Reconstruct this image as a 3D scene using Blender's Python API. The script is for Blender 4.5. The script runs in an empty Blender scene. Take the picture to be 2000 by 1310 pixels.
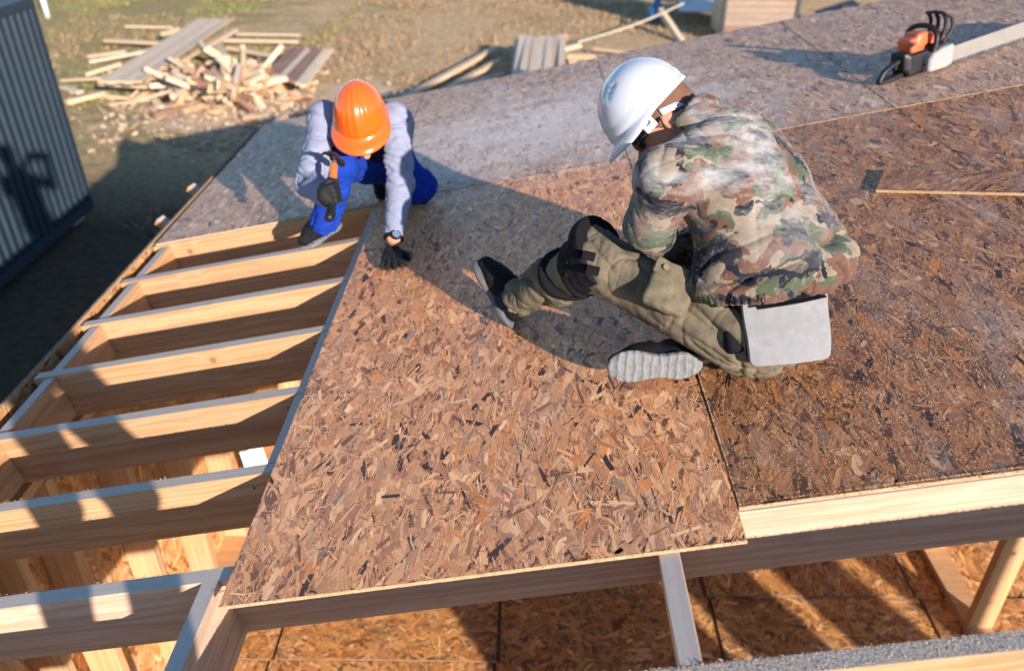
import bpy, math, random
import numpy as np
from mathutils import Vector, Matrix

random.seed(7)
rng = np.random.default_rng(7)
S = bpy.context.scene
COL = S.collection
SLOPE = math.radians(11.0)

# ------------------------------------------------------------------ camera
CAM_P = Vector((-0.267, 0.0, 1.374))
CAM_R = Matrix(((0.99986, -0.00471, 0.01607),
                (0.01611, 0.52681, -0.84983),
                (-0.00446, 0.84997, 0.52681))).to_3x3()
CAM_X = CAM_R.col[0].normalized()
CAM_Y = (CAM_R.col[1] - CAM_X * CAM_R.col[1].dot(CAM_X)).normalized()
CAM_Z = CAM_X.cross(CAM_Y)
cam_data = bpy.data.cameras.new('camera')
cam_data.sensor_width = 36.0
cam_data.lens = 28.37
cam_data.clip_start = 0.02
cam_data.clip_end = 400.0
cam_data.dof.use_dof = True
cam_data.dof.focus_distance = 2.25
cam_data.dof.aperture_fstop = 2.1
cam = bpy.data.objects.new('camera', cam_data)
cam.matrix_world = Matrix(((CAM_X.x, CAM_Y.x, CAM_Z.x, CAM_P.x), (CAM_X.y, CAM_Y.y, CAM_Z.y, CAM_P.y),
                           (CAM_X.z, CAM_Y.z, CAM_Z.z, CAM_P.z), (0, 0, 0, 1)))
COL.objects.link(cam)
S.camera = cam

# ------------------------------------------------------------------ sky, sun, exposure
SUN_DIR = Vector((-0.506, 0.813, -0.287)).normalized()      # the way the light travels
elev = math.asin(-SUN_DIR.z)
to_sun = -SUN_DIR
world = bpy.data.worlds.new('World')
S.world = world
world.use_nodes = True
wn = world.node_tree
for n_ in list(wn.nodes):
    wn.nodes.remove(n_)
w_out = wn.nodes.new('ShaderNodeOutputWorld')
w_bg = wn.nodes.new('ShaderNodeBackground')
w_sky = wn.nodes.new('ShaderNodeTexSky')
w_sky.sky_type = 'NISHITA'
w_sky.sun_disc = False
w_sky.sun_elevation = elev
w_sky.sun_rotation = math.atan2(to_sun.x, to_sun.y)
w_sky.air_density = 1.0
w_sky.dust_density = 0.0
w_sky.ozone_density = 3.5
w_bg.inputs[1].default_value = 0.116
wn.links.new(w_sky.outputs[0], w_bg.inputs[0])
wn.links.new(w_bg.outputs[0], w_out.inputs[0])
sun_data = bpy.data.lights.new('sun', 'SUN')
sun_data.energy = 5.0
sun_data.angle = math.radians(0.55)
sun_data.color = (1.0, 0.885, 0.79)
sun = bpy.data.objects.new('sun', sun_data)
sun.rotation_euler = SUN_DIR.to_track_quat('-Z', 'Y').to_euler()
sun.location = (6, -9, 8)
COL.objects.link(sun)
S.view_settings.view_transform = 'Standard'
S.view_settings.look = 'None'
S.view_settings.gamma = 1.0
S.view_settings.use_curve_mapping = False
S.view_settings.exposure = 1.0

# ------------------------------------------------------------------ frames of reference
RU = Vector((math.cos(SLOPE), 0, math.sin(SLOPE)))
RV = Vector((0, 1, 0))
RN = Vector((-math.sin(SLOPE), 0, math.cos(SLOPE)))
ROOF = Matrix(((RU.x, 0, RN.x, 0), (0, 1, 0, 0), (RU.z, 0, RN.z, 0), (0, 0, 0, 1)))
F_PX = 1576.0

def roof(u, v, n=0.0):
    return RU * u + RV * v + RN * n

def at(px, py, d):
    """point seen at a photo position, d metres deep along the view axis"""
    return CAM_P + CAM_X * ((px - 1000) / F_PX * d) + CAM_Y * (-(py - 655) / F_PX * d) - CAM_Z * d

def cdir(x, y, z):
    return (CAM_X * x + CAM_Y * y + CAM_Z * z).normalized()

def on_z(px, py, z):
    d = at(px, py, 1.0) - CAM_P
    return CAM_P + d * ((z - CAM_P.z) / d.z)

def frame(o, x=None, y=None, z=None):
    """matrix from two axes: the first given (in order y, z, x) is kept exactly"""
    if y is not None and z is not None:
        y = y.normalized(); x = y.cross(z).normalized(); z = x.cross(y)
    elif x is not None and z is not None:
        x = x.normalized(); y = z.cross(x).normalized(); z = x.cross(y)
    else:
        x = x.normalized(); z = x.cross(y).normalized(); y = z.cross(x)
    return Matrix(((x.x, y.x, z.x, o.x), (x.y, y.y, z.y, o.y), (x.z, y.z, z.z, o.z), (0, 0, 0, 1)))

# ------------------------------------------------------------------ object helpers
WM = {}

def link(o, mw=None, parent=None):
    mw = mw or Matrix.Identity(4)
    WM[o.name] = mw
    COL.objects.link(o)
    if parent is not None:
        o.parent = parent
        o.matrix_local = WM[parent.name].inverted() @ mw
    else:
        o.matrix_world = mw
    return o

def tag(o, label=None, cat=None, group=None, kind=None):
    if label: o['label'] = label
    if cat: o['category'] = cat
    if group: o['group'] = group
    if kind: o['kind'] = kind
    return o

def empty(name, loc, label, cat, group=None, mw=None):
    o = bpy.data.objects.new(name, None)
    o.empty_display_size = 0.1
    link(o, mw or Matrix.Translation(loc))
    return tag(o, label, cat, group)

def mesh_from(name, verts, faces, mat, mw=None, parent=None, smooth=False):
    me = bpy.data.meshes.new(name)
    me.from_pydata([tuple(v) for v in verts], [], faces)
    mats = mat if isinstance(mat, (list, tuple)) else [mat]
    for m in mats: me.materials.append(m)
    if smooth:
        me.polygons.foreach_set('use_smooth', [True] * len(me.polygons))
    o = bpy.data.objects.new(name, me)
    return link(o, mw, parent)

def uniform_mesh(name, V, Fc, mat, mw=None, parent=None, smooth=False, attrs=None):
    """fast mesh: V (n,3), Fc (m,k)"""
    me = bpy.data.meshes.new(name)
    V = np.asarray(V, np.float32); Fc = np.asarray(Fc, np.int32)
    m, k = Fc.shape
    me.vertices.add(len(V)); me.vertices.foreach_set('co', V.ravel())
    me.loops.add(m * k); me.loops.foreach_set('vertex_index', Fc.ravel())
    me.polygons.add(m)
    me.polygons.foreach_set('loop_start', np.arange(0, m * k, k, dtype=np.int32))
    me.polygons.foreach_set('loop_total', np.full(m, k, np.int32))
    if smooth: me.polygons.foreach_set('use_smooth', np.ones(m, bool))
    if attrs:
        for an, (ty, data) in attrs.items():
            a = me.attributes.new(an, ty, 'POINT')
            a.data.foreach_set('color' if ty == 'FLOAT_COLOR' else 'vector', np.asarray(data, np.float32).ravel())
    me.update(calc_edges=True)
    me.materials.append(mat)
    o = bpy.data.objects.new(name, me)
    return link(o, mw, parent)

# ------------------------------------------------------------------ material helpers
class NT:
    def __init__(s, name):
        s.m = bpy.data.materials.new(name); s.m.use_nodes = True
        s.t = s.m.node_tree
        for n in list(s.t.nodes): s.t.nodes.remove(n)
        s.out = s.t.nodes.new('ShaderNodeOutputMaterial')
        s.b = s.t.nodes.new('ShaderNodeBsdfPrincipled')
        s.t.links.new(s.b.outputs[0], s.out.inputs[0])
    def n(s, ty, ins=None, **props):
        nd = s.t.nodes.new('ShaderNode' + ty)
        for k, v in props.items(): setattr(nd, k, v)
        for k, v in (ins or {}).items(): s.put(nd.inputs[k], v)
        return nd
    def put(s, sock, v):
        if isinstance(v, bpy.types.NodeSocket): s.t.links.new(v, sock)
        elif isinstance(v, bpy.types.Node): s.t.links.new(v.outputs[0], sock)
        else:
            if hasattr(sock.default_value, '__len__') and not hasattr(v, '__len__'): v = (v,) * len(sock.default_value)
            if hasattr(sock.default_value, '__len__') and len(sock.default_value) == 4 and len(v) == 3: v = tuple(v) + (1,)
            sock.default_value = v
    def ramp(s, fac, stops, interp='LINEAR'):
        r = s.n('ValToRGB', {0: fac}); cr = r.color_ramp; cr.interpolation = interp
        while len(cr.elements) < len(stops): cr.elements.new(0.5)
        for e, (p, c) in zip(cr.elements, stops):
            e.position = p
            e.color = (c, c, c, 1) if not hasattr(c, '__len__') else tuple(c) + (1,) if len(c) == 3 else c
        return r
    def mix(s, fac, a, b, mode='MIX'):
        nd = s.t.nodes.new('ShaderNodeMix'); nd.data_type = 'RGBA'; nd.blend_type = mode
        s.put(nd.inputs[0], fac); s.put(nd.inputs[6], a); s.put(nd.inputs[7], b)
        return nd.outputs[2]
    def math(s, op, a, b=0.0, c=0.0):
        nd = s.t.nodes.new('ShaderNodeMath'); nd.operation = op
        s.put(nd.inputs[0], a); s.put(nd.inputs[1], b); s.put(nd.inputs[2], c)
        return nd.outputs[0]
    def noise(s, vec, scale, detail=3, rough=0.55, dist=0.0, out=0):
        return s.n('TexNoise', {'Vector': vec, 'Scale': scale, 'Detail': detail, 'Roughness': rough, 'Distortion': dist}).outputs[out]
    def mapping(s, vec, scale=(1, 1, 1), loc=(0, 0, 0), rot=(0, 0, 0)):
        return s.n('Mapping', {'Vector': vec, 'Scale': scale, 'Location': loc, 'Rotation': rot}).outputs[0]
    def obj(s): return s.n('TexCoord').outputs['Object']
    def bump(s, h, strength=0.3, dist=0.01):
        nd = s.n('Bump', {'Height': h, 'Strength': strength, 'Distance': dist})
        s.put(s.b.inputs['Normal'], nd.outputs[0])
    def set(s, **k):
        names = dict(color='Base Color', rough='Roughness', metal='Metallic', spec='Specular IOR Level', coat='Coat Weight',
                     sheen='Sheen Weight', sss='Subsurface Weight')
        for a, v in k.items(): s.put(s.b.inputs[names[a]], v)
        return s.m

def mat_wood(name, light, dark, weather=(0.3, 0.28, 0.25), wamt=0.0, rough=0.62, knots=True, bump=0.25):
    t = NT(name)
    oc = t.obj()
    rnd = t.n('ObjectInfo').outputs['Random']
    off = t.n('CombineXYZ', {0: t.math('MULTIPLY', rnd, 37.0), 1: t.math('MULTIPLY', rnd, 3.1), 2: t.math('MULTIPLY', rnd, 5.7)}).outputs[0]
    v = t.n('VectorMath', {0: oc, 1: off}, operation='ADD').outputs[0]
    # knots bend the grain
    kv = t.mapping(v, (4.2, 3.8, 3.8))
    vor = t.n('TexVoronoi', {'Vector': kv, 'Scale': 1.0, 'Randomness': 1.0})
    kd = vor.outputs['Distance']
    bend = t.math('MULTIPLY', t.math('SUBTRACT', 1.0, t.n('MapRange', {0: kd, 1: 0.0, 2: 0.42}).outputs[0]), 0.012 if knots else 0.0)
    v2 = t.n('VectorMath', {0: v, 1: t.n('CombineXYZ', {0: 0.0, 1: bend, 2: bend}).outputs[0]}, operation='ADD').outputs[0]
    g1 = t.noise(t.mapping(v2, (0.5, 16, 16)), 1.0, 3, 0.5, 0.6)
    g2 = t.noise(t.mapping(v2, (3.0, 190, 190)), 1.0, 3, 0.7)
    g3 = t.noise(t.mapping(v2, (1.5, 4, 4)), 1.0, 2)
    rings = t.math('PINGPONG', t.math('MULTIPLY', g1, 13.0), 1.0)
    f = t.math('ADD', t.math('MULTIPLY', rings, 0.45), t.math('MULTIPLY', g2, 0.5))
    c = t.mix(t.ramp(f, [(0.2, 0.0), (0.7, 1.0)]), tuple(dark), tuple(light))
    c = t.mix(t.ramp(g3, [(0.35, 0.0), (0.75, 0.35)]), c, tuple(x * y for x, y in zip(light, (0.95, 0.78, 0.58))))
    tint = t.ramp(t.math('FRACT', t.math('MULTIPLY', rnd, 7.3)), [(0.0, (0.86, 0.82, 0.78)), (0.5, (1.0, 0.98, 0.95)), (1.0, (1.06, 1.0, 0.9))])
    c = t.mix(1.0, c, tint, 'MULTIPLY')
    if knots:
        km = t.ramp(kd, [(0.0, 0.95), (0.07, 0.75), (0.095, 0.0)])
        c = t.mix(km, c, (0.13, 0.06, 0.028))
        ko = t.ramp(kd, [(0.06, 0.3), (0.2, 0.0)])
        c = t.mix(ko, c, (0.34, 0.18, 0.08))
    if wamt:
        nz = t.n('SeparateXYZ', {0: t.n('TexCoord').outputs['Normal']}).outputs[2]
        wn_ = t.noise(t.mapping(v, (9, 60, 60)), 1.0, 4, 0.7)
        up = t.math('MULTIPLY', t.ramp(nz, [(0.8, 0.0), (0.95, 1.0)]), t.ramp(wn_, [(0.2, wamt), (0.8, wamt * 0.65)]))
        c = t.mix(up, c, tuple(weather))
    dirt = t.noise(t.mapping(v, (5, 9, 9)), 1.0, 5, 0.65)
    c = t.mix(t.ramp(dirt, [(0.58, 0.0), (0.8, 0.35)]), c, (0.2, 0.15, 0.11))
    t.bump(t.math('ADD', g2, t.math('MULTIPLY', t.noise(t.mapping(v, (60, 260, 260)), 1.0, 2), 0.6)), bump, 0.002)
    return t.set(color=c, rough=rough, spec=0.35)

def mat_strands(name, rough=0.5, gain=(1, 1, 1), dust=0.0, spec=0.45):
    t = NT(name)
    a = t.n('Attribute', attribute_name='Col').outputs['Color']
    g = t.n('Attribute', attribute_name='grain').outputs['Vector']
    n1 = t.noise(t.mapping(g, (9, 420, 1)), 1.0, 3, 0.65)
    n2 = t.noise(t.mapping(g, (45, 75, 1)), 1.0, 4, 0.65)
    f = t.ramp(n1, [(0.25, 0.5), (0.52, 1.0), (0.8, 1.3)])
    c = t.mix(1.0, a, f, 'MULTIPLY')
    c = t.mix(t.ramp(n2, [(0.45, 0.0), (0.85, 0.5)]), c, t.mix(1.0, c, (0.62, 0.5, 0.4), 'MULTIPLY'))
    c = t.mix(1.0, c, tuple(gain), 'MULTIPLY')
    oc = t.obj()
    # sawdust rubbed into the surface and trodden smears
    d1 = t.noise(t.mapping(oc, (5.5, 1.6, 1), rot=(0, 0, 0.55)), 1.0, 5, 0.62)
    c = t.mix(t.ramp(d1, [(0.5, 0.0), (0.74, 0.22 + dust)]), c, (0.5, 0.43, 0.37))
    d2 = t.noise(t.mapping(oc, (230, 230, 1)), 1.0, 2, 0.7)
    c = t.mix(t.ramp(d2, [(0.66, 0.0), (0.76, 0.55)]), c, (0.42, 0.3, 0.2))
    # pale dust swept over the middle of the deck by boots
    wp = t.n('NewGeometry').outputs['Position']
    ws_ = t.n('SeparateXYZ', {0: wp})
    qx = t.math('MULTIPLY', t.math('ADD', ws_.outputs[0], 0.15), 0.62); qy = t.math('MULTIPLY', t.math('SUBTRACT', ws_.outputs[1], 4.55), 0.85)
    rr = t.math('SQRT', t.math('ADD', t.math('MULTIPLY', qx, qx), t.math('MULTIPLY', qy, qy)))
    sw_ = t.noise(t.mapping(wp, (1.9, 6.5, 1), rot=(0, 0, -0.12)), 1.0, 6, 0.68)
    k = t.ramp(t.math('ADD', rr, t.math('MULTIPLY', t.math('SUBTRACT', 0.5, sw_), 1.5)), [(0.08, 0.55), (0.85, 0.0)])
    c = t.mix(k, c, (0.88, 0.79, 0.71))
    t.bump(t.math('ADD', n1, t.noise(oc, 300.0, 2)), 0.45, 0.0012)
    r = t.ramp(t.noise(oc, 28.0, 3), [(0.3, rough - 0.07), (0.7, rough + 0.12)])
    return t.set(color=c, rough=r, spec=spec)

def mat_osb_core(name, col=(0.33, 0.2, 0.11), edge=(0.62, 0.43, 0.26)):
    """sheet body: dense strand layers on the cut edges"""
    t = NT(name)
    oc = t.obj()
    g = t.noise(t.mapping(oc, (28, 28, 700)), 1.0, 3, 0.7)
    g2 = t.noise(t.mapping(oc, (150, 150, 600)), 1.0, 2, 0.7)
    e = t.mix(t.ramp(g, [(0.3, 0.0), (0.6, 1.0)]), (0.3, 0.17, 0.09), tuple(edge))
    e = t.mix(t.ramp(g2, [(0.32, 0.75), (0.48, 0.0)]), e, (0.1, 0.055, 0.03))
    nz = t.math('ABSOLUTE', t.n('SeparateXYZ', {0: t.n('TexCoord').outputs['Normal']}).outputs[2])
    face = t.mix(t.ramp(t.noise(oc, 60.0, 4), [(0.35, 0.0), (0.65, 1.0)]), tuple(x * 0.45 for x in col), tuple(col))
    c = t.mix(t.ramp(nz, [(0.6, 0.0), (0.8, 1.0)]), e, face)
    t.bump(g2, 0.6, 0.003)
    return t.set(color=c, rough=0.8, spec=0.2)

def mat_osb_plain(name, col, scale=(1, 1, 1)):
    """far or under sides of sheets: layered stretched cells as strands"""
    t = NT(name)
    oc = t.obj()
    c = t.mix(t.noise(oc, 40.0, 4), tuple(x * 0.7 for x in col), tuple(x * 1.15 for x in col))
    for i, (rot, sx, sy, thr) in enumerate(((0.2, 14, 60, 0.45), (1.1, 16, 75, 0.5), (-0.7, 13, 55, 0.5), (1.9, 18, 80, 0.55), (0.6, 15, 90, 0.6))):
        mp = t.mapping(oc, (1, 1, 1), (i * 3.1, i * 1.7, 0), (0, 0, rot))
        mp = t.mapping(mp, tuple(a * b for a, b in zip((sx, sy, sy), scale)))
        v = t.n('TexVoronoi', {'Vector': mp, 'Scale': 1.0})
        sp = t.n('SeparateColor', {0: v.outputs['Color']})
        k = t.ramp(sp.outputs[0], [(0.0, tuple(x * 0.5 for x in col)), (0.5, col), (1.0, tuple(min(1, x * 1.45) for x in col))])
        m = t.math('MULTIPLY', t.math('GREATER_THAN', sp.outputs[1], thr), 0.75)
        c = t.mix(m, c, k)
    t.bump(t.noise(oc, 160.0, 3), 0.2, 0.002)
    return t.set(color=c, rough=0.65, spec=0.3)

def mat_cloth(name, col, col2=None, weave=900.0, rough=0.9, bump=0.15, blot=6.0):
    t = NT(name)
    oc = t.obj()
    col2 = col2 or tuple(x * 0.7 for x in col)
    n1 = t.noise(oc, blot, 5, 0.6)
    c = t.mix(t.ramp(n1, [(0.35, 0.0), (0.7, 1.0)]), tuple(col), tuple(col2))
    n2 = t.noise(oc, weave, 2, 0.6)
    c = t.mix(t.ramp(n2, [(0.3, 0.25), (0.7, 0.0)]), c, tuple(x * 0.5 for x in col))
    t.bump(t.math('ADD', n2, t.math('MULTIPLY', t.noise(oc, 60.0, 3), 1.6)), bump, 0.004)
    return t.set(color=c, rough=rough, spec=0.12)

def mat_simple(name, col, rough=0.5, metal=0.0, spec=0.5, var=0.15, scale=30.0, coat=0.0, bump=0.05, dirt=None):
    t = NT(name)
    oc = t.obj()
    c = t.mix(t.noise(oc, scale, 4), tuple(x * (1 - var) for x in col), tuple(min(1, x * (1 + var)) for x in col))
    if dirt:
        c = t.mix(t.ramp(t.noise(oc, scale * 0.5, 6, 0.7), [(0.5, 0.0), (0.72, 0.8)]), c, tuple(dirt))
    t.bump(t.noise(oc, scale * 8, 2), bump, 0.002)
    r = t.ramp(t.noise(oc, scale * 0.7, 4), [(0.3, max(0.05, rough - 0.08)), (0.7, min(1, rough + 0.1))])
    return t.set(color=c, rough=r, metal=metal, spec=spec, coat=coat)

WOOD = mat_wood('pine_lumber', (0.50, 0.325, 0.185), (0.36, 0.195, 0.10), (0.47, 0.42, 0.37), 0.9)
WOOD_PALE = mat_wood('pale_pine_lumber', (0.56, 0.43, 0.34), (0.42, 0.29, 0.205), (0.47, 0.43, 0.39), 0.85)
WOOD_STUD = mat_wood('stud_lumber', (0.58, 0.38, 0.22), (0.46, 0.27, 0.14), knots=True)
SIDING = mat_wood('weathered_siding', (0.3, 0.235, 0.19), (0.2, 0.15, 0.12), knots=False)
WOOD_OLD = mat_wood('weathered_boards', (0.62, 0.52, 0.4), (0.45, 0.35, 0.25), (0.62, 0.54, 0.44), 0.3)
WOOD_SCRAP = mat_wood('sawn_scrap_wood', (0.62, 0.48, 0.335), (0.44, 0.31, 0.19), (0.5, 0.46, 0.4), 0.3, knots=False)
WOOD_RED = mat_wood('brown_slabs', (0.3, 0.18, 0.13), (0.16, 0.09, 0.07), knots=False)
OSB_CORE = mat_osb_core('osb_core')
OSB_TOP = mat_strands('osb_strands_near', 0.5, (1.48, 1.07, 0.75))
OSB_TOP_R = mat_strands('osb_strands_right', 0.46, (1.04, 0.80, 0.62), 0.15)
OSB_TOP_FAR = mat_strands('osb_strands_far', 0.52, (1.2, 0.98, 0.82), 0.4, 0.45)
OSB_FLOOR = mat_osb_plain('osb_floor', (0.42, 0.22, 0.09))
OSB_WALL = mat_osb_plain('osb_wall', (0.47, 0.25, 0.085))
OSB_LOW = mat_strands('osb_strands_floor', 0.6, (1.5, 1.4, 1.3), 0.0, 0.25)

# ------------------------------------------------------------------ shape helpers
def box_mesh(L, W, H, bev=0.002):
    """bar along x with chamfered long edges, centred"""
    b = min(bev, W * 0.3, H * 0.3)
    w, h = W / 2, H / 2
    prof = [(-w + b, -h), (w - b, -h), (w, -h + b), (w, h - b), (w - b, h), (-w + b, h), (-w, h - b), (-w, -h + b)]
    vs, fs = [], []
    for x in (-L / 2, L / 2):
        vs += [(x, y, z) for y, z in prof]
    fs = [(i, i + 8, (i + 1) % 8 + 8, (i + 1) % 8) for i in range(8)]
    fs = [tuple(reversed(f)) for f in fs]
    fs.append(tuple(range(8))[::-1][::-1]); fs[-1] = tuple(reversed(range(8))) ; fs.append(tuple(range(8, 16)))
    fs = [tuple(reversed(f)) for f in fs[:8]] + [tuple(reversed(fs[8])) , tuple(fs[9])]
    return vs, fs

def bar(name, p0, p1, W, H, mat, parent=None, up=None, bev=0.002, top=True, wob=0.0):
    """board between two end points (of its top centre line when top): W across, H along up"""
    up = up or Vector((0, 0, 1))
    d = p1 - p0
    x = d.normalized()
    y = up.cross(x)
    if y.length < 1e-4: y = Vector((0, 1, 0))
    y.normalize(); z = x.cross(y)
    c = (p0 + p1) / 2 - (z * (H / 2) if top else Vector((0, 0, 0)))
    vs, fs = box_mesh(d.length, W, H, bev)
    if wob:
        vs = [(a, b + random.uniform(-wob, wob), c_ + random.uniform(-wob, wob)) for a, b, c_ in vs]
    mw = Matrix(((x.x, y.x, z.x, c.x), (x.y, y.y, z.y, c.y), (x.z, y.z, z.z, c.z), (0, 0, 0, 1)))
    o = mesh_from(name, vs, fs, mat, mw, parent)
    return o

def rbar(name, u0, v0, u1, v1, W, H, mat, parent, n=-0.0125):
    return bar(name, roof(u0, v0, n), roof(u1, v1, n), W, H, mat, parent, RN)

def box(name, x0, x1, y0, y1, z0, z1, mat, parent=None, mw=None, bev=0.002):
    """axis box in the frame mw, with its origin at its own centre"""
    vs, fs = box_mesh(x1 - x0, y1 - y0, z1 - z0, bev)
    c = Matrix.Translation(((x0 + x1) / 2, (y0 + y1) / 2, (z0 + z1) / 2))
    return mesh_from(name, vs, fs, mat, (mw or Matrix.Identity(4)) @ c, parent)

def tube_data(pts, r, seg=8, closed=False, vs=None, fs=None, ry=None):
    vs = [] if vs is None else vs; fs = [] if fs is None else fs
    pts = [Vector(p) for p in pts]; n = len(pts); b0 = len(vs)
    prev = None
    for i, p in enumerate(pts):
        a = pts[(i - 1) % n] if (i or closed) else p
        b = pts[(i + 1) % n] if (i < n - 1 or closed) else p
        t = (b - a).normalized()
        if prev is None:
            k = Vector((0, 0, 1)) if abs(t.z) < 0.9 else Vector((0, 1, 0))
            s = t.cross(k).normalized()
        else:
            s = (prev - t * prev.dot(t)).normalized()
        prev = s
        q = t.cross(s)
        ri = r[i] if hasattr(r, '__len__') else r
        rj = ri if ry is None else ry
        for j in range(seg):
            a_ = 2 * math.pi * j / seg
            vs.append(p + s * (ri * math.cos(a_)) + q * (rj * math.sin(a_)))
    rows = n if closed else n - 1
    for i in range(rows):
        for j in range(seg):
            i2 = (i + 1) % n
            fs.append((b0 + i * seg + j, b0 + i * seg + (j + 1) % seg, b0 + i2 * seg + (j + 1) % seg, b0 + i2 * seg + j))
    if not closed:
        fs.append(tuple(b0 + j for j in reversed(range(seg))))
        fs.append(tuple(b0 + (n - 1) * seg + j for j in range(seg)))
    return vs, fs

def curve_pts(ctrl, n=8):
    """Catmull-Rom through the points"""
    c = [Vector(p) for p in ctrl]
    c = [c[0] * 2 - c[1]] + c + [c[-1] * 2 - c[-2]]
    out = []
    for i in range(1, len(c) - 2):
        for k in range(n):
            t = k / n
            p0, p1, p2, p3 = c[i - 1], c[i], c[i + 1], c[i + 2]
            out.append(0.5 * ((2 * p1) + (p2 - p0) * t + (2 * p0 - 5 * p1 + 4 * p2 - p3) * t * t + (3 * p1 - p0 - 3 * p2 + p3) * t ** 3))
    out.append(c[-2])
    return out

def prism(name, outline, y0, y1, mat, mw, parent=None, bevel=0.0, smooth=False):
    """outline in x,z extruded along y"""
    n = len(outline)
    vs, fs = [], []
    if bevel:
        cx_ = sum(p[0] for p in outline) / n; cz_ = sum(p[1] for p in outline) / n
        ins = []
        for x, z in outline:
            d = math.hypot(x - cx_, z - cz_) or 1
            k = max(0, 1 - bevel / d)
            ins.append((cx_ + (x - cx_) * k, cz_ + (z - cz_) * k))
        rows = [(ins, y0), (outline, y0 + bevel), (outline, y1 - bevel), (ins, y1)]
    else:
        rows = [(outline, y0), (outline, y1)]
    for o_, y in rows: vs += [(x, y, z) for x, z in o_]
    for r in range(len(rows) - 1):
        for i in range(n):
            j = (i + 1) % n
            fs.append((r * n + i, (r + 1) * n + i, (r + 1) * n + j, r * n + j))
    fs.append(tuple(range(n))); fs.append(tuple(reversed(range((len(rows) - 1) * n, len(rows) * n))))
    return mesh_from(name, vs, fs, mat, mw, parent, smooth)

# ------------------------------------------------------------------ numpy noise
def _h(i, j, k, s):
    n = (i * 374761393 + j * 668265263 + k * 2147483647 + s * 1274126177) & 0xffffffff
    n = ((n ^ (n >> 13)) * 1274126177) & 0xffffffff
    return ((n ^ (n >> 16)) & 0xffff) / 32767.5 - 1.0

def vnoise(P, s=0):
    P = np.asarray(P, float)
    ip = np.floor(P).astype(np.int64); f = P - ip; f = f * f * (3 - 2 * f)
    i, j, k = ip[..., 0], ip[..., 1], ip[..., 2]
    out = 0
    for a in (0, 1):
        wa = f[..., 0] if a else 1 - f[..., 0]
        for b in (0, 1):
            wb = f[..., 1] if b else 1 - f[..., 1]
            for c in (0, 1):
                wc = f[..., 2] if c else 1 - f[..., 2]
                out = out + wa * wb * wc * _h(i + a, j + b, k + c, s)
    return out

def ridged(P, s=0):
    return 1 - np.abs(vnoise(P, s)) * 2.0

# ------------------------------------------------------------------ implicit surfaces (smooth bodies and clothes)
def V3(v): return np.array([v[0], v[1], v[2]], float)

def cone(p0, r0, p1, r1, k=0.03, sub=False):
    a, b = V3(p0), V3(p1)
    def f(P):
        d = b - a; t = np.clip(((P - a) @ d) / (d @ d), 0, 1)
        return np.linalg.norm(P - a - t[..., None] * d, axis=-1) - (r0 + (r1 - r0) * t)
    lo = np.minimum(a - r0, b - r1); hi = np.maximum(a + r0, b + r1)
    return (f, lo, hi, k, sub)

def ball(p, r, k=0.03, sub=False): return cone(p, r, Vector(p) + Vector((0, 0, 1e-4)), r, k, sub)

def ell(c, R, M=None, k=0.03, sub=False):
    """ellipsoid, half sizes R along the columns of M"""
    c = V3(c); R = np.array(R, float)
    A = np.eye(3) if M is None else np.array([[M[i][j] for j in range(3)] for i in range(3)], float)
    def f(P):
        q = (P - c) @ A
        k0 = np.linalg.norm(q / R, axis=-1); k1 = np.linalg.norm(q / (R * R), axis=-1) + 1e-9
        return k0 * (k0 - 1) / k1
    r = R.max()
    return (f, c - r, c + r, k, sub)

def rbox(c, R, M=None, rad=0.01, k=0.01, sub=False):
    c = V3(c); R = np.array(R, float) - rad
    A = np.eye(3) if M is None else np.array([[M[i][j] for j in range(3)] for i in range(3)], float)
    def f(P):
        q = np.abs((P - c) @ A) - R
        return np.linalg.norm(np.maximum(q, 0), axis=-1) + np.minimum(q.max(axis=-1), 0) - rad
    r = np.linalg.norm(R) + rad
    return (f, c - r, c + r, k, sub)

def plane_cut(p, n):
    """keep the side the normal points away from"""
    p = V3(p); n = V3(Vector(n).normalized())
    return lambda P: (P - p) @ n

def local_cut(p, n, rad):
    p = V3(p); n = V3(Vector(n).normalized())
    def f(P):
        q = P - p
        return np.minimum(q @ n, rad - np.linalg.norm(q, axis=-1))
    return f

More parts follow.
